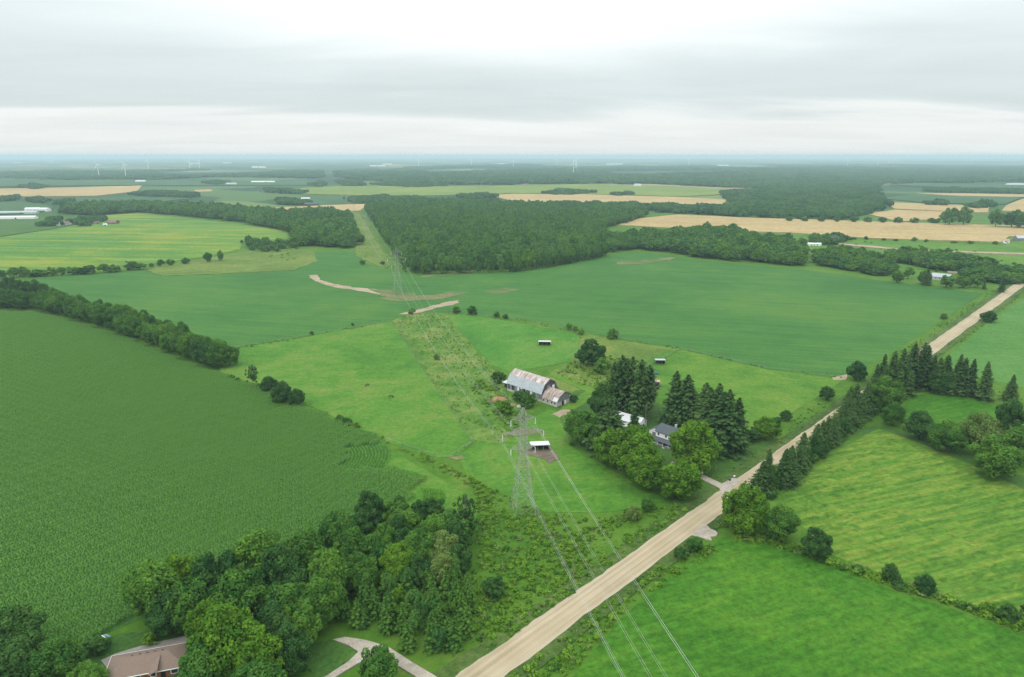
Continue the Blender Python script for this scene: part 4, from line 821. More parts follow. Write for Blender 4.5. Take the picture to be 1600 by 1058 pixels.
for i, (x, y) in enumerate(along(row, 3.1, 0.6)):
    k = i / 57.0; sp_ = random.random() > 0.2
    plant('spruce' if sp_ else 'deep', x + 2.6 + random.gauss(0, 0.8), y, (random.uniform(7, 14.5) + 4 * k) * (1 if sp_ else 0.75), random.uniform(4.8, 7.8) + 1.5 * k, '%s tree in the roadside spruce row, counted from its near end' % nth(i), G_S)
scatter('hedge_bottom', (q_ := along(row, 2.2, 0.5, -3.0)), np.c_[rng.uniform(2, 4, len(q_)), rng.uniform(2, 4, len(q_)), rng.uniform(1.5, 4, len(q_))], SHRUB[:2], 'low brush along the foot of the roadside spruces')
for i, (px, py, tp) in enumerate(sorted(((1375, 618, 553), (1390, 612, 548), (1405, 610, 545), (1420, 606, 538), (1432, 606, 536), (1442, 604, 540), (1400, 622, 560), (1365, 630, 570), (1455, 606, 555), (1412, 618, 556)))):
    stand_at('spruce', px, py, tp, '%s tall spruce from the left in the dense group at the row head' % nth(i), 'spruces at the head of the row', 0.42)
for i, (px, py, tp) in enumerate(((1462, 612, 560), (1475, 614, 555), (1488, 614, 553), (1500, 616, 560), (1512, 618, 562))):
    stand_at('spruce', px, py, tp, '%s dark spruce from the left in the cluster behind the rounded lawn' % nth(i), 'spruces behind the rounded lawn', 0.42)
for px, py, tp, lb in ((1537, 625, 566, 'single pointed spruce right of the lawn cluster'), (1577, 626, 586, 'slim spruce near the right edge beyond the lawn'), (1447, 446, 419, 'dark spruce on the soybean edge by the hidden roof'), (1537, 452, 436, 'left small spruce at the roadside end of the soybeans'), (1564, 457, 432, 'right pointed spruce at the roadside end of the soybeans')):
    stand_at('spruce', px, py, tp, lb, None, 0.45)
for px, py, tp, rt, lb in ((1466, 348, 340, .9, 'small conical tree on the far wheat edge, left'), (1478, 349, 339, .9, 'small conical tree on the far wheat edge, right'), (1483, 352, 322, .9, 'large round tree left of the far wheat row'), (1505, 352, 322, .8, 'large round tree right of the far wheat row'), (1555, 355, 318, .8, 'tall dark tree left at the far wheat end'), (1580, 356, 322, .9, 'tall dark tree right at the far wheat end'), (1600, 357, 330, 1.2, 'dark trees end at the right edge of far wheat')):
    stand_at('lo', px, py, tp, lb, None, rt)
for i in range(10):
    px = 1230 + i * 25 + random.uniform(-5, 5)
    stand_at('lo', px, 346 + i * 0.4, 337 + i * 0.3, '%s rounded tree from the left on the far edge of the wheat' % nth(i), 'trees along the far edge of the wheat', random.uniform(1.2, 1.8))
for x, y in along([(1270, 372), (1364, 375), (1440, 378), (1566, 382)], 22, 0.4):
    plant('shrub', x, y, random.uniform(3, 6), random.uniform(6, 11), 'low bush in the hedge along the near edge of the wheat', 'bushes along the near edge of the wheat')
G_Y = 'young conifers at the near woodland edge'
for x, y in fill(poly([(560, 905), (640, 895), (720, 895), (742, 940), (735, 1000), (700, 1030), (655, 1028), (600, 1005), (545, 985), (525, 950)]), 4.0):
    plant('young' if random.random() < 0.75 else 'lo', x, y, random.uniform(5.5, 9.5), random.uniform(3.6, 5.0), 'small conical green tree in the thicket between woodland and road', G_Y)

# ------------------------------------------------------------------ building materials
WHITE = plain('white_siding', (0.80, 0.81, 0.80), 0.6, 0.12, 3.0)
SLATE = plain('slate_shingles', (0.075, 0.090, 0.105), 0.85, 0.25, 4.0)
WHITEROOF = plain('white_metal_roof', (0.50, 0.52, 0.54), 0.45, 0.12, 2.0)
GREYROOF = plain('galvanised_roof', (0.36, 0.40, 0.43), 0.55, 0.3, 1.2, 0.0, None, (0.3, 6, 1))
RUSTROOF = plain('rusty_roof', (0.44, 0.45, 0.46), 0.7, 0, 0.55, 0.0, (0.21, 0.115, 0.080), (1.8, 0.35, 0.35))
RUSTROOF_B = plain('mostly_rusty_roof', (0.34, 0.32, 0.30), 0.75, 0, 0.8, 0.0, (0.19, 0.105, 0.072), (2.2, 0.3, 0.3))
BOARDS = plain('weathered_boards', (0.32, 0.335, 0.345), 0.9, 0, 1.0, 0.0, (0.045, 0.050, 0.058), (1.3, 1.3, 0.12))
DARKBOARD = plain('dark_boards', (0.10, 0.105, 0.115), 0.9, 0.6, 1.2, 0.0, None, (2.5, 2.5, 0.2))
GREYBOARD = plain('grey_boards', (0.21, 0.215, 0.225), 0.9, 0.45, 1.2, 0.0, None, (3, 3, 0.3))
STONE = plain('whitewashed_stone', (0.48, 0.47, 0.44), 0.9, 0.4, 1.4)
BRICK = plain('red_brick', (0.24, 0.085, 0.055), 0.9, 0.3, 5.0)
BROWNROOF = plain('brown_shingles', (0.172, 0.128, 0.102), 0.9, 0.2, 3.0)
VOID = plain('dark_interior', (0.014, 0.014, 0.016), 0.9)
GLASS = plain('window_glass', (0.03, 0.04, 0.05), 0.12)
STEEL = plain('galvanised_steel', (0.30, 0.30, 0.29), 0.6, 0.25, 1.5)
ALU = plain('bare_conductor', (0.36, 0.37, 0.37), 0.5)
PORC = plain('insulator', (0.50, 0.54, 0.54), 0.35)
WOOD = plain('grey_wood', (0.20, 0.17, 0.14), 0.9, 0.3, 4.0)
PINKROOF = plain('faded_red_roof', (0.42, 0.25, 0.22), 0.7, 0.2, 1.5)
TEAL = plain('teal_tarp', (0.03, 0.12, 0.12), 0.6, 0.2, 2.0)
TURB = plain('turbine_white', (0.75, 0.77, 0.78), 0.5)

def house(px, py, L, Wd, eave, ridge, rz, wall, roof, label, cat, world=None, doors=(), windows=(), over=0.35, hip=0.0, name='farm_building', group=None):
    """gabled block: long side along local x, front at y = -Wd/2; doors / windows = (side, along, z, w, h)"""
    x, y = world or at(px, py); e = empty(name, (x, y, float(hgt(x, y))), rz); a, b = L / 2, Wd / 2
    w = MB(); w.prism([(-b, -0.3), (b, -0.3), (b, eave), (0, eave if hip else ridge - 0.12), (-b, eave)], -a, a); w.build('wall', wall, e)
    o = over; sl = (ridge - eave) / b; ze = eave - o * sl + 0.06
    for sd in (-1, 1):
        r = MB(); hx = a + o - hip
        p = [(-a - o, sd * (b + o), ze), (a + o, sd * (b + o), ze), (hx, 0, ridge + 0.06), (-hx, 0, ridge + 0.06)]
        r.slab(p if sd < 0 else p[::-1], 0.16); r.build('roof_slope', roof, e)
        if hip:
            r = MB(); q = [(sd * (a + o), -b - o, ze), (sd * (a + o), b + o, ze), (sd * hx, 0, ridge + 0.055)]
            r.slab(q if sd > 0 else q[::-1], 0.16); r.build('roof_slope', roof, e)
    for lst, nm, mt in ((doors, 'door', VOID), (windows, 'window', GLASS)):
        for sd, al, z, ww, hh in lst:
            m = MB(); f = MB(); c = {'f': (al, -b - 0.03, z), 'b': (al, b + 0.03, z), 'l': (-a - 0.03, al, z), 'r': (a + 0.03, al, z)}[sd]
            d = (ww, 0.08, hh) if sd in 'fb' else (0.08, ww, hh)
            d2 = (ww + 0.24, 0.05, hh + 0.24) if sd in 'fb' else (0.05, ww + 0.24, hh + 0.24)
            ob = m.box(c, d).build(nm, mt, e)
            if nm == 'window': f.box(c, d2).build('frame', WHITE, ob)
    return tag(e, label, cat, group)

# --- the bank barn with its annex
bx, by = -2.5, 327.5
barn = empty('barn', (bx, by, 0), R(-45.5))
BL, BD = 23.6, 12.0; prof = [(0, 4.3), (2.2, 8.2), (6, 10.4), (9.8, 8.2), (12, 4.3)]
MB().prism([(0.1, -0.4), (BD - 0.1, -0.4), (BD - 0.1, 1.3), (0.1, 1.3)], 0, BL).build('stone_foundation', STONE, barn)
MB().prism([(0.0, 1.3), (BD, 1.3), (BD, 4.28), (9.8, 8.1), (6, 10.25), (2.2, 8.1), (0.0, 4.28)], 0.05, BL - 0.05).build('board_wall', BOARDS, barn)
def gam(prof, x0, x1, mats, parent, over=0.45, t=0.14):
    n = len(prof); pts = list(prof)
    dy, dz = pts[0][0] - pts[1][0], pts[0][1] - pts[1][1]; ln = math.hypot(dy, dz); pts[0] = (pts[0][0] + dy / ln * over, pts[0][1] + dz / ln * over)
    dy, dz = pts[-1][0] - pts[-2][0], pts[-1][1] - pts[-2][1]; pts[-1] = (pts[-1][0] + dy / ln * over, pts[-1][1] + dz / ln * over)
    npan = max(2, int((x1 - x0) / 2.0)); wd = (x1 - x0 + 0.6) / npan
    for i in range(n - 1):
        (ya, za), (yb, zb) = pts[i], pts[i + 1]
        sl = MB().slab([(x0 - 0.3, ya, za + 0.08), (x1 + 0.3, ya, za + 0.08), (x1 + 0.3, yb, zb + 0.08), (x0 - 0.3, yb, zb + 0.08)], t).build('roof_slope', mats[i], parent)
        for k in range(npan + 1):                        # standing seams
            xx = x0 - 0.3 + wd * k
            MB().bar((xx, ya, za + 0.11), (xx, yb, zb + 0.11), 0.05).build('roof_seam', mats[i], sl)
gam(prof, 0, BL, [GREYROOF, RUSTROOF, RUSTROOF, GREYROOF], barn)
for x, w, z, h in ((1.4, 0.9, 2.7, 2.7), (4.2, 1.1, 2.7, 2.8), (12.2, 1.2, 2.6, 2.4), (14.6, 0.8, 2.8, 2.2), (19.0, 0.7, 2.8, 2.0)):
    MB().box((x, -0.03, z), (w, 0.08, h)).build('board_gap', VOID, barn)
for x in (8.0, 10.2, 16.8):
    MB().box((x, -0.05, 2.9), (0.9, 0.08, 1.9)).build('pale_panel', WHITE, barn)
MB().prism([(0.6, 4.2), (11.4, 4.2), (9.6, 7.9), (6, 9.9), (2.4, 7.9)], BL - 0.05, BL + 0.06).build('gable_boards', DARKBOARD, barn)
MB().box((BL + 0.08, 8.6, 6.0), (0.08, 1.6, 1.6)).build('pale_panel', WHITE, barn)
MB().box((BL + 0.08, 5.2, 6.6), (0.08, 2.4, 1.8)).build('pale_panel', GREYBOARD, barn)
tag(barn, 'large weathered barn with rust streaked grey gambrel roof', 'barn')
anx = empty('barn_annex', (bx + BL * math.cos(R(-45.5)), by + BL * math.sin(R(-45.5)), 0), R(-45.5))
AL = 10.2; ap = [(0.0, 2.7), (1.7, 5.0), (5.4, 6.6), (9.1, 5.0), (10.8, 2.7)]
MB().prism([(0.05, -0.4), (10.75, -0.4), (10.75, 2.2), (0.05, 2.2)], 0.35, AL).build('stone_wall', STONE, anx)
MB().prism([(0.0, 2.2), (10.8, 2.2), (10.8, 2.68), (9.1, 4.9), (5.4, 6.45), (1.7, 4.9), (0, 2.68)], 0.37, AL - 0.05).build('gable_boards', GREYBOARD, anx)
gam(ap, 0.75, AL, [RUSTROOF_B, RUSTROOF_B, RUSTROOF_B, RUSTROOF_B], anx, 0.3)
MB().slab([(7.6, -0.28, 2.62), (10.4, -0.28, 2.62), (10.4, 0.9, 4.3), (7.6, 0.9, 4.3)], 0.06).build('pale_roof_sheet', WHITEROOF, anx)
for x in (1.6, 4.2, 6.8, 8.8): MB().box((x, 0.02, 1.5), (0.8, 0.1, 0.7)).build('window', VOID, anx)
MB().box((AL + 0.03, 4.2, 1.1), (0.08, 1.3, 2.1)).build('door', VOID, anx)
MB().box((AL + 0.05, 6.0, 1.1), (0.08, 0.9, 2.1)).build('door', WHITE, anx)
MB().box((AL + 0.03, 9.2, 3.6), (0.08, 0.4, 0.4)).build('window', WHITE, anx)
tag(anx, 'lower barn annex with rusty gambrel roof and whitewashed stone wall', 'barn annex')
lt = empty('lean_to', (bx - 6.2 * math.cos(R(-45.5)) + 3.0 * math.sin(R(45.5)), by - 6.2 * math.sin(R(-45.5)) + 3.0 * math.cos(R(45.5)), 0), R(-45.5))
MB().prism([(0, -0.2), (6, -0.2), (6, 2.7), (0, 2.2)], 0.2, 6.0).build('wall', GREYBOARD, lt)
MB().slab([(-0.2, -0.4, 2.35), (6.1, -0.4, 2.35), (6.1, 6.3, 2.95), (-0.2, 6.3, 2.95)], 0.12).build('roof', WHITEROOF, lt)
MB().box((3.0, -0.03, 1.0), (3.4, 0.08, 1.7)).build('opening', VOID, lt)
tag(lt, 'low lean-to shed with pale roof at the far end of the barn', 'shed')
# mound and tank
def mound(px, py, rx, ry, h, mat, label, cat='mound', seed=1):
    x, y = at(px, py); rs = np.random.default_rng(seed); n, k = 22, 7; V = [(0, 0, h)]; F = []
    for i in range(1, k + 1):
        f = i / k
        for j in range(n):
            a = 6.283 * j / n; rr = f * (1 + 0.13 * math.sin(3 * a + seed) + 0.07 * math.sin(5 * a)); V.append((rx * rr * math.cos(a), ry * rr * math.sin(a), h * (1 - f * f) ** 0.8 + rs.normal(0, 0.08) * (1 - f) - (0.15 if i == k else 0)))
    for j in range(n): F.append((0, 1 + j, 1 + (j + 1) % n))
    for i in range(k - 1):
        for j in range(n): a, b = 1 + i * n, 1 + (i + 1) * n; F.append((a + j, b + j, b + (j + 1) % n, a + (j + 1) % n))
    m = bpy.data.meshes.new('mound'); m.from_pydata(V, [], F); m.update(); m.materials.append(mat)
    for p in m.polygons: p.use_smooth = True
    o = link(bpy.data.objects.new('earth_mound' if cat == 'mound' else 'boulder', m)); o.location = (x, y, 0); return tag(o, label, cat)
REDDIRT = plain('reddish_earth', (0.30, 0.17, 0.10), 0.95, 0.35, 0.8)
mound(779, 625, 4.2, 2.6, 1.7, REDDIRT, 'reddish earth mound before the barn, the larger', seed=2)
mound(798, 634, 2.6, 1.8, 1.1, REDDIRT, 'smaller reddish earth mound beside the shrubs')
mound(811, 636, 1.2, 0.9, 1.1, STONE, 'pale boulder-like heap behind the pylon top', 'boulder', 4)

# --- farmhouse
hs = empty('farmhouse', (59.6, 263.2, 0), R(-47))
MB().prism([(0, -0.3), (8, -0.3), (8, 5.2), (4, 7.1), (0, 5.2)], 0, 13).build('wall', WHITE, hs)
for sd in (0, 1):
    p = [(-0.4, -0.4, 5.03), (13.4, -0.4, 5.03), (13.4, 4, 7.26), (-0.4, 4, 7.26)] if not sd else [(-0.4, 4, 7.26), (13.4, 4, 7.26), (13.4, 8.4, 5.03), (-0.4, 8.4, 5.03)]
    r = MB().slab(p, 0.18).build('roof_slope', SLATE, hs)
    if sd: MB().box((6.2, 5.0, 7.2), (0.8, 0.8, 1.9)).build('chimney', STONE, r)
MB().box((6.5, -0.06, 4.97), (13.6, 0.1, 0.2)).build('fascia', WHITE, hs)
def win(e, x, y, z, w=0.9, h=1.3, side='f'):
    d = (w, 0.08, h) if side == 'f' else (0.08, w, h); d2 = (w + 0.22, 0.06, h + 0.22) if side == 'f' else (0.06, w + 0.22, h + 0.22)
    o = MB().box((x, y, z), d).build('window', GLASS, e); MB().box((x, y, z), d2).build('frame', WHITE, o)
for x in (1.4, 5.0, 8.6, 11.6): win(hs, x, -0.03, 4.0, 0.8, 1.1)
for x in (1.6, 7.6, 10.8): win(hs, x, -0.03, 1.5)
win(hs, -0.03, 1.6, 1.5, side='l'); win(hs, -0.03, 2.4, 3.6, side='l')
MB().box((4.6, -0.04, 1.1), (1.0, 0.08, 2.1)).build('door', VOID, hs)
MB().slab([(0.0, -2.9, 2.25), (10.6, -2.9, 2.25), (10.6, -0.02, 2.75), (0.0, -0.02, 2.75)], 0.14).build('porch_roof', SLATE, hs)
dk = MB().box((5.3, -1.4, 0.2), (10.4, 2.7, 0.35)).build('porch_deck', GREYBOARD, hs)
for x in (0.2, 2.8, 5.4, 8.0, 10.4): MB().box((x, -2.6, 1.2), (0.16, 0.16, 1.75)).build('porch_post', WHITE, hs)
for x0, x1 in ((0.2, 2.8), (2.8, 5.4), (6.6, 10.4)): MB().box(((x0 + x1) / 2, -2.6, 0.95), (x1 - x0, 0.07, 0.12)).build('railing', WHITE, hs)
MB().box((6.0, -3.1, 0.1), (1.2, 0.7, 0.2)).build('step', STONE, hs)
wg = MB(); n = [(-5.8, 3.6), (-0.02, 3.6), (-0.02, 9.6), (-5.8, 9.6)]
wg.add([(x, y, z) for z in (-0.3, 3.0) for x, y in n] + [(-2.9, 3.6, 4.7), (-2.9, 9.6, 4.7)], [(3, 2, 1, 0), (0, 1, 5, 8, 4), (1, 2, 6, 5), (2, 3, 7, 9, 6), (3, 0, 4, 7), (4, 8, 9, 7), (5, 6, 9, 8)])
wing = wg.build('side_wing', WHITE, hs)
MB().slab([(-6.1, 3.2, 2.85), (-2.9, 3.2, 4.8), (-2.9, 9.9, 4.8), (-6.1, 9.9, 2.85)][::-1], 0.14).build('roof_slope', SLATE, wing)
MB().slab([(-2.9, 3.2, 4.8), (-0.05, 3.2, 3.02), (-0.05, 9.9, 3.02), (-2.9, 9.9, 4.8)][::-1], 0.14).build('roof_slope', SLATE, wing)
MB().box((-2.9, 3.57, 1.3), (2.6, 0.08, 2.2)).build('door', GREYBOARD, wing)
tag(hs, 'white farmhouse with slate blue roof, front porch and side wing', 'house')
house(0, 0, 14, 6.4, 3.0, 5.0, R(-40), WHITE, WHITEROOF, 'long white garage half hidden behind dark spruces', 'garage', (51.6, 282.0), (('f', -3, 1.1, 2.4, 2.1),), (('f', 2, 1.6, 0.9, 0.9), ('r', 0.6, 1.7, 0.8, 0.9)), name='garage')

# --- open shelters
def shelter(x, y, L, D, hf, hb, rz, roof, wall, label, posts=4, name='run_in_shelter'):
    e = empty(name, (x, y, float(hgt(x, y))), rz); a, b = L / 2, D / 2
    MB().slab([(-a - .3, -b - .5, hf + .12), (a + .3, -b - .5, hf + .12), (a + .3, b + .2, hb + .12), (-a - .3, b + .2, hb + .12)], 0.12).build('roof', roof, e)
    MB().box((0, b, hb / 2), (L, 0.12, hb)).build('back_wall', wall, e)
    hm = min(hf, hb)
    for sd in (-1, 1): MB().prism([(-b + .1, 0), (b - .1, 0), (b - .1, hb), (-b + .1, hf)], sd * a - 0.06, sd * a + 0.06).build('side_wall', wall, e)
    for i in range(posts):
        MB().box((-a + L * i / (posts - 1), -b, hf / 2), (0.18, 0.18, hf)).build('post', WOOD, e)
    return tag(e, label, 'shelter')
shelter(11.2, 256.0, 7.2, 4.2, 2.7, 2.3, R(6), WHITEROOF, DARKBOARD, 'open sided shelter with pale metal roof beside the near pylon')
x, y = at(851, 539); shelter(x, y, 7.2, 3.6, 2.6, 2.2, R(-3), WHITEROOF, DARKBOARD, 'low shelter with pale roof in the back paddock')
x, y = at(1031, 568); shelter(x, y, 5.2, 3.4, 2.5, 2.2, R(-3), GREYROOF, DARKBOARD, 'dark shelter with pale roof edge in the east paddock')
x, y = at(1023, 602); shelter(x, y, 4.4, 3.2, 2.4, 2.3, R(-8), PINKROOF, WHITE, 'small shelter with faded pink roof beside the pines', 3)
x, y = at(1024, 585); tk = empty('tarp_covered_stack', (x, y, 0), R(-10))
MB().box((0, 0, 0.5), (2.6, 1.6, 1.0)).build('stack', WOOD, tk); MB().prism([(-0.95, 0.4), (0.95, 0.4), (0.95, 1.1), (0, 1.5), (-0.95, 1.1)], -1.45, 1.45).build('tarp', TEAL, tk)
tag(tk, 'small stack under a teal tarp in the east paddock', 'covered stack')

# --- brick bungalow at the lower edge
B = np.array(at(176, 1024, 2.7)); C = np.array(at(300, 1002, 2.7)); ang = math.atan2(C[1] - B[1], C[0] - B[0]); ux = np.array([math.cos(ang), math.sin(ang)]); uy = np.array([-ux[1], ux[0]])
c0 = B + ux * 8.3 - uy * 4.1
bg = house(0, 0, 16, 7.4, 2.7, 4.4, ang, BRICK, BROWNROOF, 'brick bungalow with brown hipped roof at the bottom of the view', 'house', tuple(c0), (('f', 3.6, 1.05, 1.0, 2.1),), (('f', -5.6, 1.5, 1.6, 1.3), ('f', -1.8, 1.5, 1.4, 1.3), ('f', 1.6, 1.6, 1.0, 1.0), ('f', 6.0, 1.5, 1.4, 1.2), ('b', -3, 1.5, 1.2, 1.1), ('b', 3, 1.5, 1.2, 1.1), ('l', 0.5, 1.5, 1.2, 1.1)), 0.5, 4.2, 'bungalow')
for sd in (-1, 1): MB().box((0, sd * 4.26, 2.42), (17.0, 0.06, 0.2)).build('gutter', WHITE, bg)
for sd in (-1, 1): MB().box((sd * 8.56, 0, 2.42), (0.06, 8.4, 0.2)).build('gutter', WHITE, bg)
for k in range(5): MB().box((-3.4 + 1.6 * k, 0.9, 4.1), (0.35, 0.35, 0.35)).build('roof_vent', DARKBOARD, bg)
pr_ = MB().slab([(1.0, -5.2, 2.6), (2.9, -5.2, 3.5), (2.9, -0.6, 4.3), (1.0, -2.6, 3.4)][::-1], 0.12); pr_.build('entry_roof', BROWNROOF, bg)
x, y = at(166, 1008); sw = empty('swing_set', (x, y, 0), R(-30))
MB().bar((-1.6, 0, 2.2), (1.6, 0, 2.2), 0.09, 6).build('top_beam', WHITE, sw)
for sx in (-1.5, 1.5):
    for sy in (-0.9, 0.9): MB().bar((sx, 0, 2.2), (sx, sy, 0), 0.06, 6).build('leg', TEAL, sw)
for sx in (-0.6, 0.5):
    st = MB().box((sx, 0, 0.55), (0.5, 0.25, 0.05)).build('seat', TEAL, sw); MB().bar((sx - .2, 0, .56), (sx - .2, 0, 2.2), .02).build('chain', STEEL, st); MB().bar((sx + .2, 0, .56), (sx + .2, 0, 2.2), .02).build('chain', STEEL, st)
MB().slab([(-1.7, 0.2, 2.0), (0.2, 0.2, 2.0), (0.2, 1.3, 1.7), (-1.7, 1.3, 1.7)], 0.04).build('canopy', plain('blue_canvas', (0.12, 0.20, 0.26), 0.7), sw)
tag(sw, 'small swing set with white top beam beside the corn', 'swing set')

# --- far buildings
FB = [
    (20, 334, 95, 13, 3, 5.5, 8, WHITEROOF, GREYROOF, 'long white barn roof, upper of two at the left edge', 'barn'),
    (8, 342, 110, 14, 3, 5.5, 8, WHITE, WHITEROOF, 'long white barn roof, lower of two at the left edge', 'barn'),
    (52, 330, 28, 12, 5, 8, 10, WHITE, WHITEROOF, 'white shed end on above the long barns', 'shed'),
    (71, 330, 20, 12, 5, 7.5, -15, WHITE, WHITEROOF, 'second white shed beside the copse above the long barns', 'shed'),
    (86, 353, 17, 12, 3.5, 8, 10, WHITE, SLATE, 'grey roofed house left of the farm houses by the striped field', 'house'),
    (103, 352, 15, 10, 3.5, 7, -12, STONE, BROWNROOF, 'brown roofed house second by the striped field', 'house'),
    (151, 350, 9, 7, 3, 5, 30, BRICK, BROWNROOF, 'small dark shed between the houses by the striped field', 'shed'),
    (177, 350, 17, 11, 3.2, 7, -6, BRICK, BROWNROOF, 'brown roofed house right of the farm houses by the striped field', 'house'),
    (165, 353, 6, 5, 2.6, 4, 10, WHITE, WHITEROOF, 'tiny white shed before the brown roofed right house', 'shed'),
    (487, 322, 30, 16, 5, 8, 8, DARKBOARD, SLATE, 'black roofed barn below the white domed shed', 'barn'),
    (353, 333, 12, 9, 6, 8, 20, STONE, GREYROOF, 'pale building half sunk in the left wood', 'house'),
    (1297, 380, 20, 14, 4, 10, -25, STONE, SLATE, 'large grey roofed house among the far trees at right', 'house'),
    (1272, 384, 16, 7, 2.5, 4, -10, WHITE, WHITEROOF, 'low white outbuilding left of the grey roofed far house', 'shed'),
    (1598, 376, 20, 12, 4, 7, -8, GREYBOARD, GREYROOF, 'grey building at the right edge beyond the wheat end', 'house'),
    (1572, 380, 6, 5, 4, 5.5, -20, WHITE, PINKROOF, 'tiny white hut at the tip of the wheat field', 'hut'),
    (1470, 437, 15, 9, 3.2, 6, -40, STONE, GREYROOF, 'grey roof hidden behind the trees on the soybean edge', 'house'),
    (1592, 290, 95, 20, 5, 8, -3, WHITE, WHITEROOF, 'long bright white barn at the far right', 'barn'),
    (884, 303, 15, 10, 5, 8, 10, WHITE, GREYROOF, 'pale farmhouse in the copse of the yellow field', 'house'),
    (996, 292, 26, 16, 6, 12, 20, WHITE, GREYROOF, 'white farm building on the far edge of the yellow field', 'barn'),
    (820, 291, 30, 14, 5, 9, 5, STONE, BROWNROOF, 'tan building on the left of the far yellow field edge', 'barn'),
    (745, 310, 14, 10, 4, 7, 15, WHITE, BROWNROOF, 'farmhouse among trees just behind the woodlot', 'house'),
    (762, 311, 12, 8, 3, 5, -15, STONE, GREYROOF, 'small outbuilding beside the farmhouse behind the woodlot', 'shed'),
    (57, 278, 110, 30, 6, 11, 5, WHITE, WHITEROOF, 'white farm sheds below the left far forest', 'barn'),
    (38, 271, 40, 25, 9, 14, 15, WHITE, WHITEROOF, 'white barn standing above the left far sheds', 'barn'),
    (220, 285, 40, 18, 5, 9, -5, WHITE, WHITEROOF, 'white shed on the hazy left fields', 'barn'),
    (362, 289, 40, 18, 5, 9, 5, WHITE, GREYROOF, 'pale shed right of the copse on the hazy fields', 'barn'),
    (404, 286, 60, 18, 5, 9, 0, WHITE, WHITEROOF, 'white shed left of the line clearing', 'barn'),
    (422, 286, 45, 18, 5, 9, 0, STONE, WHITEROOF, 'white shed nearest the line clearing', 'barn'),
    (1600, 712, 9, 8, 4.5, 6.5, -46, WHITE, BROWNROOF, 'white building with brown roof cut by the right edge', 'house'),
]
for px, py, L, Wd, ev, rd, a, wl, rf, lb, ct in FB:
    house(px, py, L, Wd, ev, rd, R(a), wl, rf, lb, ct, None, (('f', L * 0.2, 1.4, 2.4 if L > 18 else 1.1, 2.6 if L > 18 else 2.1),), (('f', -L * 0.25, ev * 0.55, 1.2, 1.2), ('f', -L * 0.05, ev * 0.55, 1.2, 1.2)), name={'house': 'house', 'barn': 'farm_barn', 'shed': 'shed', 'hut': 'hut'}[ct])
x, y = at(478, 314); dm = empty('domed_shed', (x, y, float(hgt(x, y))), R(5)); DP = [(9 * math.cos(t), 9 * math.sin(t)) for t in np.linspace(0, math.pi, 13)]
MB().prism(DP, -11, 11).build('fabric_roof', WHITEROOF, dm); MB().box((0, -9.6, 1.5), (20, 1.0, 3)).build('side_wall', STONE, dm); MB().box((11.05, 0, 3), (0.1, 6, 6)).build('door', VOID, dm)
tag(dm, 'white domed storage shed in the left distance', 'shed')
FARWHITE = [(590, 260, 160, 'long white industrial roof left of centre near the horizon'), (605, 257, 120, 'white industrial roof just above the long one near the horizon'), (305, 256, 120, 'white roof near the horizon right of the turbines'), (355, 255, 100, 'white roof near the horizon beyond the turbines'), (28, 255, 130, 'white roof near the left end of the horizon'), (405, 262, 120, 'white roof left of the line clearing near the horizon'), (1130, 259, 120, 'pale roof near the horizon right of centre'), (960, 257, 200, 'long pale roof near the horizon just right of centre'), (785, 257, 120, 'pale roof near the horizon in the middle'), (80, 252, 110, 'pale roof above the left far fields')]
for px, py, L, lb in FARWHITE:
    house(px, py, L, 50, 9, 12, R(random.uniform(-4, 4)), WHITE, WHITEROOF, lb, 'warehouse', None, (('f', 0, 2.5, 8, 5),), (), name='warehouse')

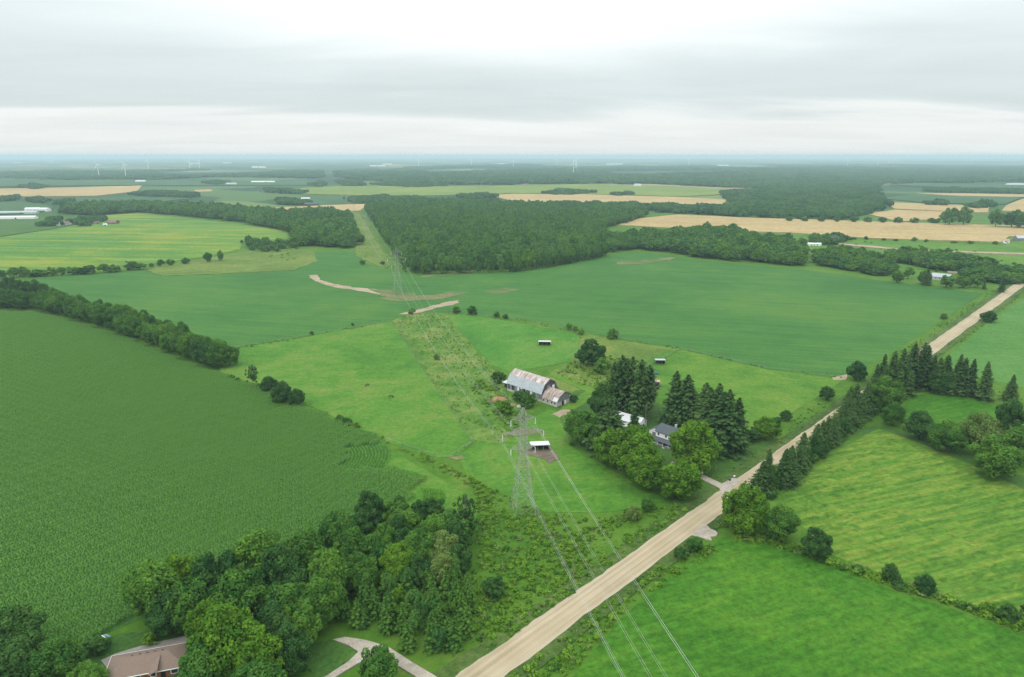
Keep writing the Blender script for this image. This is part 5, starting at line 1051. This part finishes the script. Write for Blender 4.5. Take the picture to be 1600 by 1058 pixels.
# ------------------------------------------------------------------ power line
T1 = np.array([3.6, 204.5]); T2 = np.array([-97.7, 575.5]); DL = T2 - T1; SP = float(np.hypot(*DL)); DL = DL / SP; AX = np.array([-DL[1], DL[0]]) * -1     # across the line
LEV = [(33.5, 4.1), (28.8, 6.9), (23.5, 4.1)]
def half(z):
    return np.interp(z, [0, 14, 22, 35, 37.4], [3.6, 2.0, 1.15, 0.95, 0.25])
def pylon(p, label, sc=1.0, detail=True):
    e = empty('transmission_tower', (p[0], p[1], float(hgt(*p))), math.atan2(AX[1], AX[0])); e.scale = (sc, sc, sc)
    zs = [0, 4.5, 8.5, 12, 15, 17.7, 20, 22, 23.5, 25.3, 27, 28.8, 30.4, 32, 33.5, 35, 37.4]
    rl = 0.09 if detail else 0.065; rb = 0.04 if detail else 0.026
    cs = [(-1, -1), (1, -1), (1, 1), (-1, 1)]
    for cx, cy in cs:
        m = MB()
        for a, b in zip(zs[:-1], zs[1:]): m.bar((cx * half(a), cy * half(a), a - (0.3 if a == 0 else 0)), (cx * half(b), cy * half(b), b), rl)
        m.build('leg', STEEL, e)
    for f in range(4):
        m = MB(); (ax, ay), (bx_, by_) = cs[f], cs[(f + 1) % 4]
        for a, b in zip(zs[:-1], zs[1:]):
            ha, hb = half(a), half(b)
            m.bar((ax * ha, ay * ha, a), (bx_ * hb, by_ * hb, b), rb); m.bar((bx_ * ha, by_ * ha, a), (ax * hb, ay * hb, b), rb)
            m.bar((ax * hb, ay * hb, b), (bx_ * hb, by_ * hb, b), rb)
        m.build('bracing', STEEL, e)['kind'] = 'stuff'
    for z, ln in LEV:
        for sd in (-1, 1):
            m = MB(); h0 = half(z); tip = (sd * ln, 0, z + 0.1); h1 = half(z + 1.6)
            for cy in (-1, 1):
                m.bar((sd * h0, cy * h0, z), tip, rb * 1.4); m.bar((sd * h1, cy * h1, z + 1.6), tip, rb * 1.2)
                for t in (0.25, 0.5, 0.75):
                    lo_ = Vector((sd * h0, cy * h0, z)).lerp(Vector(tip), t); hi_ = Vector((sd * h1, cy * h1, z + 1.6)).lerp(Vector(tip), t)
                    m.bar(lo_, hi_, rb); nx = Vector((sd * h0, cy * h0, z)).lerp(Vector(tip), t - 0.25); m.bar(nx, hi_, rb)
                    if cy == 1: m.bar(lo_, Vector((sd * h0, -h0, z)).lerp(Vector(tip), t), rb)
            arm = m.build('crossarm', STEEL, e)
            i = MB(); i.bar((sd * ln, 0, z), (sd * ln, 0, z - 2.2), 0.05, 6)
            for k in range(9): i.bar((sd * ln, 0, z - 0.25 - k * 0.21), (sd * ln, 0, z - 0.33 - k * 0.21), 0.16, 8)
            i.build('insulator', PORC, arm)
    return tag(e, label, 'pylon')
TOW = [T1 + DL * SP * k for k in range(-1, 8)]; TOW[0] = TOW[0] - np.array([9.0, 0])
names = ['', 'near steel lattice pylon standing in the front pasture', 'second steel pylon before the woodlot corner', 'third pylon standing in the clearing beside the woodlot', 'fourth pylon at the far end of the woodlot clearing', 'fifth pylon, in the hazy fields behind the woodlot', 'sixth pylon, small in the far haze', '']
for k in range(1, 7): pylon(TOW[k], names[k], 1.0 if k == 1 else 1.08, k == 1)
pos_n = {(0, -1): 'upper left', (0, 1): 'upper right', (1, -1): 'middle left', (1, 1): 'middle right', (2, -1): 'lower left', (2, 1): 'lower right'}
spn = ['coming from the camera side to the near pylon', 'between the near and second pylon', 'between the second and third pylon', 'between the third and fourth pylon', 'between the fourth and fifth pylon']
for k in range(5):
    A, Bp = TOW[k], TOW[k + 1]; nseg = 28 if k < 2 else 14
    za, zb = float(hgt(*A)) if k else 0.0, float(hgt(*Bp))
    for li, (z, ln) in enumerate(LEV):
        for sd in (-1, 1):
            e = empty('conductor_bundle', (*(A + AX * sd * ln), za + z - 2.2)); sag = 8.0
            for w in (-1, 1):
                m = MB(); prev = None
                for i in range(nseg + 1):
                    t = i / nseg; q = (Bp - A) * t + AX * w * 0.22
                    p = (q[0], q[1], (zb - za) * t - sag * 4 * t * (1 - t))
                    if prev: m.bar(prev, p, 0.016 if k < 1 else 0.013, 4)
                    prev = p
                m.build('wire', ALU, e)
            tag(e, '%s pair of power wires %s' % (pos_n[(li, sd)], spn[k]), 'power wire', 'power wires')
def pole(px, py, ty, label, arm=True):
    x, y = at(px, py); h = 3.0
    while proj(x, y, h)[1] > ty and h < 14: h += 0.25
    e = empty('utility_pole', (x, y, 0), R(45)); MB().bar((0, 0, -0.3), (0, 0, h), 0.15, 7, 0.10).build('shaft', WOOD, e)
    if arm:
        MB().box((0, 0, h - 0.5), (1.8, 0.12, 0.12)).build('crossarm', WOOD, e)
        for sx in (-0.8, 0, 0.8): MB().bar((sx, 0, h - 0.44), (sx, 0, h - 0.2), 0.05, 6).build('insulator', PORC, e)
    return tag(e, label, 'utility pole')
pole(896, 905, 871, 'thin wooden pole in the roadside weeds under the wires', False); pole(1008, 668, 632, 'slim pole beside the white garage'); 

# ------------------------------------------------------------------ wind turbines
def turbine(px, D, lean, label, hub=88.0):
    D *= 0.78; X = (px - 800) / FPX * (D * math.cos(PITCH) + CAMH * math.sin(PITCH)); z0 = float(hgt(X, D))
    e = empty('wind_turbine', (X, D, z0 - 2), R(random.uniform(-25, 25))); e.scale = (0.78, 0.78, 0.78); k = 1.0 if D < 4700 else 1.5
    MB().bar((0, 0, 0), (0, 0, hub), 2.2 * k, 10, 1.3 * k).build('tower', TURB, e); MB().box((0, 0, hub + 1.6), (4 * k, 11, 4 * k)).build('nacelle', TURB, e)
    MB().bar((0, -5.5, hub + 1.6), (0, -8, hub + 1.6), 2.0 * k, 10, 0.8).build('hub', TURB, e)
    for i in range(3):
        a = lean + i * 2.0944; c, s_ = math.sin(a), math.cos(a); q = Vector((c, 0, s_)); n_ = Vector((s_, 0, -c)); o = Vector((0, -6.6, hub + 1.6)); m = MB()
        P = [(1.5, 1.0), (9, 2.1), (24, 1.5), (46, 0.4)]
        vs = []
        for d_, w_ in P:
            for sx, sy in ((-1, 0), (0, -0.25), (1, 0), (0, 0.25)): vs.append(o + q * d_ + n_ * sx * w_ * k + Vector((0, sy * w_ * k, 0)))
        fs = [(i4 * 4 + j, i4 * 4 + (j + 1) % 4, i4 * 4 + 4 + (j + 1) % 4, i4 * 4 + 4 + j) for i4 in range(3) for j in range(4)] + [(3, 2, 1, 0), (12, 13, 14, 15)]
        m.add(vs, fs).build('blade', TURB, e)
    return tag(e, label, 'wind turbine', 'wind turbines on the horizon')
for px, D, ln, lb in ((155, 4900, -0.42, 'leftmost large wind turbine'), (197, 4700, -0.45, 'large wind turbine second from the left'), (232, 8000, 0.1, 'smaller wind turbine third from the left'), (297, 7500, 0.4, 'wind turbine fourth from the left'), (312, 8200, 0.9, 'wind turbine fifth from the left'),
                      (654, 9500, 0.2, 'wind turbine above the yellow field, left of centre'), (737, 9500, 0.5, 'wind turbine right of the one left of centre'), (802, 9000, 0.0, 'small wind turbine at the centre of the horizon'), (870, 10500, 0.3, 'faint wind turbine left of the tall central pair'), (896, 5600, 0.05, 'tallest wind turbine near the centre, left of its pair'), (900, 7500, 0.7, 'wind turbine right of the tallest central one'),
                      (1076, 12000, 0.3, 'tiny wind turbine right of the central pair'), (1324, 10500, 0.2, 'first small wind turbine of the right hand cluster'), (1371, 11000, 0.6, 'second small wind turbine of the right hand cluster'), (1388, 12500, 0.9, 'third small wind turbine of the right hand cluster'), (1397, 12000, 0.1, 'fourth small wind turbine of the right hand cluster'), (1518, 13000, 0.5, 'last small wind turbine at far right')):
    turbine(px, D, ln, lb)

# ------------------------------------------------------------------ fences
post_me = bpy.data.meshes.new('post'); _m = MB().box((0, 0, 0.6), (0.13, 0.13, 1.5)); post_me.from_pydata(_m.v, [], _m.f); post_me.update(); post_me.materials.append(WOOD)
def fence(pts, label, gap=5.0):
    P = poly(pts); e = empty('fence', (*P[0], 0)); wires = [MB(), MB(), MB()]
    for a, b in zip(P[:-1], P[1:]):
        L = np.hypot(*(b - a)); n = max(1, int(L / gap))
        for k in range(n):
            q = a + (b - a) * k / n - P[0]; o = bpy.data.objects.new('post', post_me); link(o, e); o.location = (q[0], q[1], 0); o.rotation_euler = (random.gauss(0, .03), random.gauss(0, .03), math.atan2(*(b - a)[::-1]))
        for m, z in zip(wires, (0.45, 0.8, 1.15)): m.bar((*(a - P[0]), z), (*(b - P[0]), z), 0.02, 3)
    for m in wires: m.build('wire', STEEL, e)
    return tag(e, label, 'fence')
fence([(335, 549), (470, 527), (612, 502)], 'post and wire fence between soybeans and horse pasture')
fence([(612, 502), (690, 620), (738, 690)], 'post and wire fence between horse pasture and tall dry grass')
fence([(700, 489), (830, 502), (906, 521), (905, 545), (893, 565)], 'post and wire fence round the back paddock', 4)
fence([(1062, 545), (1200, 576), (1316, 591)], 'post and wire fence between soybeans and east paddock', 6)
fence([(738, 692), (700, 716), (660, 706), (600, 686)], 'post and wire fence at the corn end of the horse pasture')
fence([(1062, 546), (1010, 574), (985, 586)], 'post and wire fence between weedy and east paddocks')

# ------------------------------------------------------------------ small things by the driveway
x, y = at(1147, 749); e = empty('mailbox', (x, y, 0), R(45)); MB().bar((0, 0, -0.1), (0, 0, 1.1), 0.06, 6).build('post', WOOD, e); MB().prism([(-0.2, 1.1), (0.2, 1.1), (0.2, 1.4), (0.12, 1.52), (-0.12, 1.52), (-0.2, 1.4)], -0.35, 0.35).build('box', WHITE, e); tag(e, 'white mailbox on a post at the driveway mouth', 'mailbox')
x, y = at(1140, 752); e = empty('rubbish_bin', (x, y, 0), R(40)); MB().prism([(-0.3, 0.08), (0.3, 0.08), (0.36, 1.0), (-0.36, 1.0)], -0.32, 0.32).build('body', DARKBOARD, e); MB().slab([(-.36, -.4, 1.02), (.36, -.4, 1.02), (.36, .4, 1.12), (-.36, .4, 1.12)], .05).build('lid', TEAL, e)
for sx in (-1, 1): MB().bar((sx * 0.3, 0.3, 0.13), (sx * 0.38, 0.3, 0.13), 0.13, 10).build('wheel', VOID, e)
tag(e, 'dark bin standing beside the mailbox', 'bin')
x, y = at(1097, 742); e = empty('panel_post', (x, y, 0)); MB().bar((0, 0, -0.1), (0, 0, 2.6), 0.05, 6).build('post', STEEL, e); MB().box((0, 0, 1.0), (0.5, 0.3, 0.8)).build('sign_panel', WHITE, e); MB().bar((0, 0, 2.6), (0.7, 0, 2.7), 0.04, 6).build('arm', STEEL, e); tag(e, 'thin post with white panel beside the driveway', 'post')  # steel post with a white panel and a bare arm, no lamp on it
x, y = at(1117, 735); e = empty('leaning_post', (x, y, 0)); MB().bar((0, 0, -0.1), (0.5, 0.1, 1.9), 0.07, 6).build('shaft', plain('bleached_wood', (0.45, 0.38, 0.30), 0.9, 0.2, 3), e); tag(e, 'pale leaning post on the lawn above the driveway', 'post')

# ------------------------------------------------------------------ two grazing horses
def horse(px, py, rz, col, label):
    x, y = at(px, py); e = empty('horse', (x, y, 0), rz)
    mt = plain('horse_coat', col, 0.7, 0.25, 3.0)
    J = [(0, 0, 1.22), (0.45, 0, 1.18), (0.78, 0, 1.22), (-0.45, 0, 1.20), (-0.80, 0, 1.28), (1.02, 0, 1.18), (1.30, 0, 0.86), (1.50, 0, 0.55), (1.55, 0, 0.36), (1.66, 0, 0.16)]
    Rr = [0.33, 0.32, 0.28, 0.31, 0.27, 0.20, 0.15, 0.13, 0.13, 0.08]; E = [(0, 1), (1, 2), (0, 3), (3, 4), (2, 5), (5, 6), (6, 7), (7, 8), (8, 9)]
    for sx, par, fr in ((0.68, 2, True), (-0.78, 4, False)):
        for sd in (-1, 1):
            i = len(J); dxx = random.uniform(-0.14, 0.14)
            J += [(sx, sd * 0.19, 0.88), (sx + (0.02 if fr else -0.14) + dxx * .5, sd * 0.19, 0.50), (sx + (0 if fr else -0.06) + dxx, sd * 0.19, 0.14), (sx + 0.07 + dxx, sd * 0.19, 0.03)]
            Rr += [0.15 if fr else 0.19, 0.075, 0.05, 0.07]; E += [(par, i), (i, i + 1), (i + 1, i + 2), (i + 2, i + 3)]
    for sd in (-1, 1): i = len(J); J.append((1.49, sd * 0.09, 0.68)); Rr.append(0.035); E.append((7, i))
    m = bpy.data.meshes.new('body'); m.from_pydata(J, E, []); m.update(); m.materials.append(mt)
    b = link(bpy.data.objects.new('body', m), e); md = b.modifiers.new('skin', 'SKIN')
    if not m.skin_vertices: bpy.context.view_layer.update()
    for sv, r in zip(m.skin_vertices[0].data, Rr): sv.radius = (r, r)
    m.skin_vertices[0].data[0].use_root = True
    b.modifiers.new('smooth', 'SUBSURF').levels = 1; b.modifiers['smooth'].render_levels = 1
    dk_ = plain('horse_hair', (0.012, 0.010, 0.008), 0.8)
    MB().bar((-1.02, 0, 1.30), (-1.20, 0, 1.0), 0.06, 7, 0.09).bar((-1.20, 0, 1.0), (-1.22, 0, 0.45), 0.09, 7, 0.03).build('tail', dk_, e)
    MB().slab([(0.75, -.05, 1.52), (1.05, -.05, 1.42), (1.42, -.05, .82), (1.36, .05, .90), (1.0, .05, 1.46), (.75, .05, 1.52)], 0.10).build('mane', dk_, e)
    return tag(e, label, 'horse')
horse(573.5, 604, R(62), (0.10, 0.055, 0.035), 'brown horse grazing end on, the farther of two')
horse(611, 622, R(-12), (0.035, 0.030, 0.028), 'dark horse grazing side on, the nearer of two')

# ------------------------------------------------------------------ the air
hz = MB().box((0, 0, 51), (62000, 62000, 158)).build('haze', BARK)
hm = bpy.data.materials.new('hazy_air'); hm.use_nodes = True; t = NT(hm.node_tree)
pv = t.n('ShaderNodeVolumePrincipled'); pv.inputs['Color'].default_value = (0.60, 0.82, 0.90, 1); pv.inputs['Density'].default_value = 1.05e-4; pv.inputs['Anisotropy'].default_value = 0.2
t.l(pv.outputs[0], t.n('ShaderNodeOutputMaterial').inputs['Volume'])
hz.data.materials.clear(); hz.data.materials.append(hm); tag(hz, 'thin bluish haze over the whole countryside', kind='stuff')
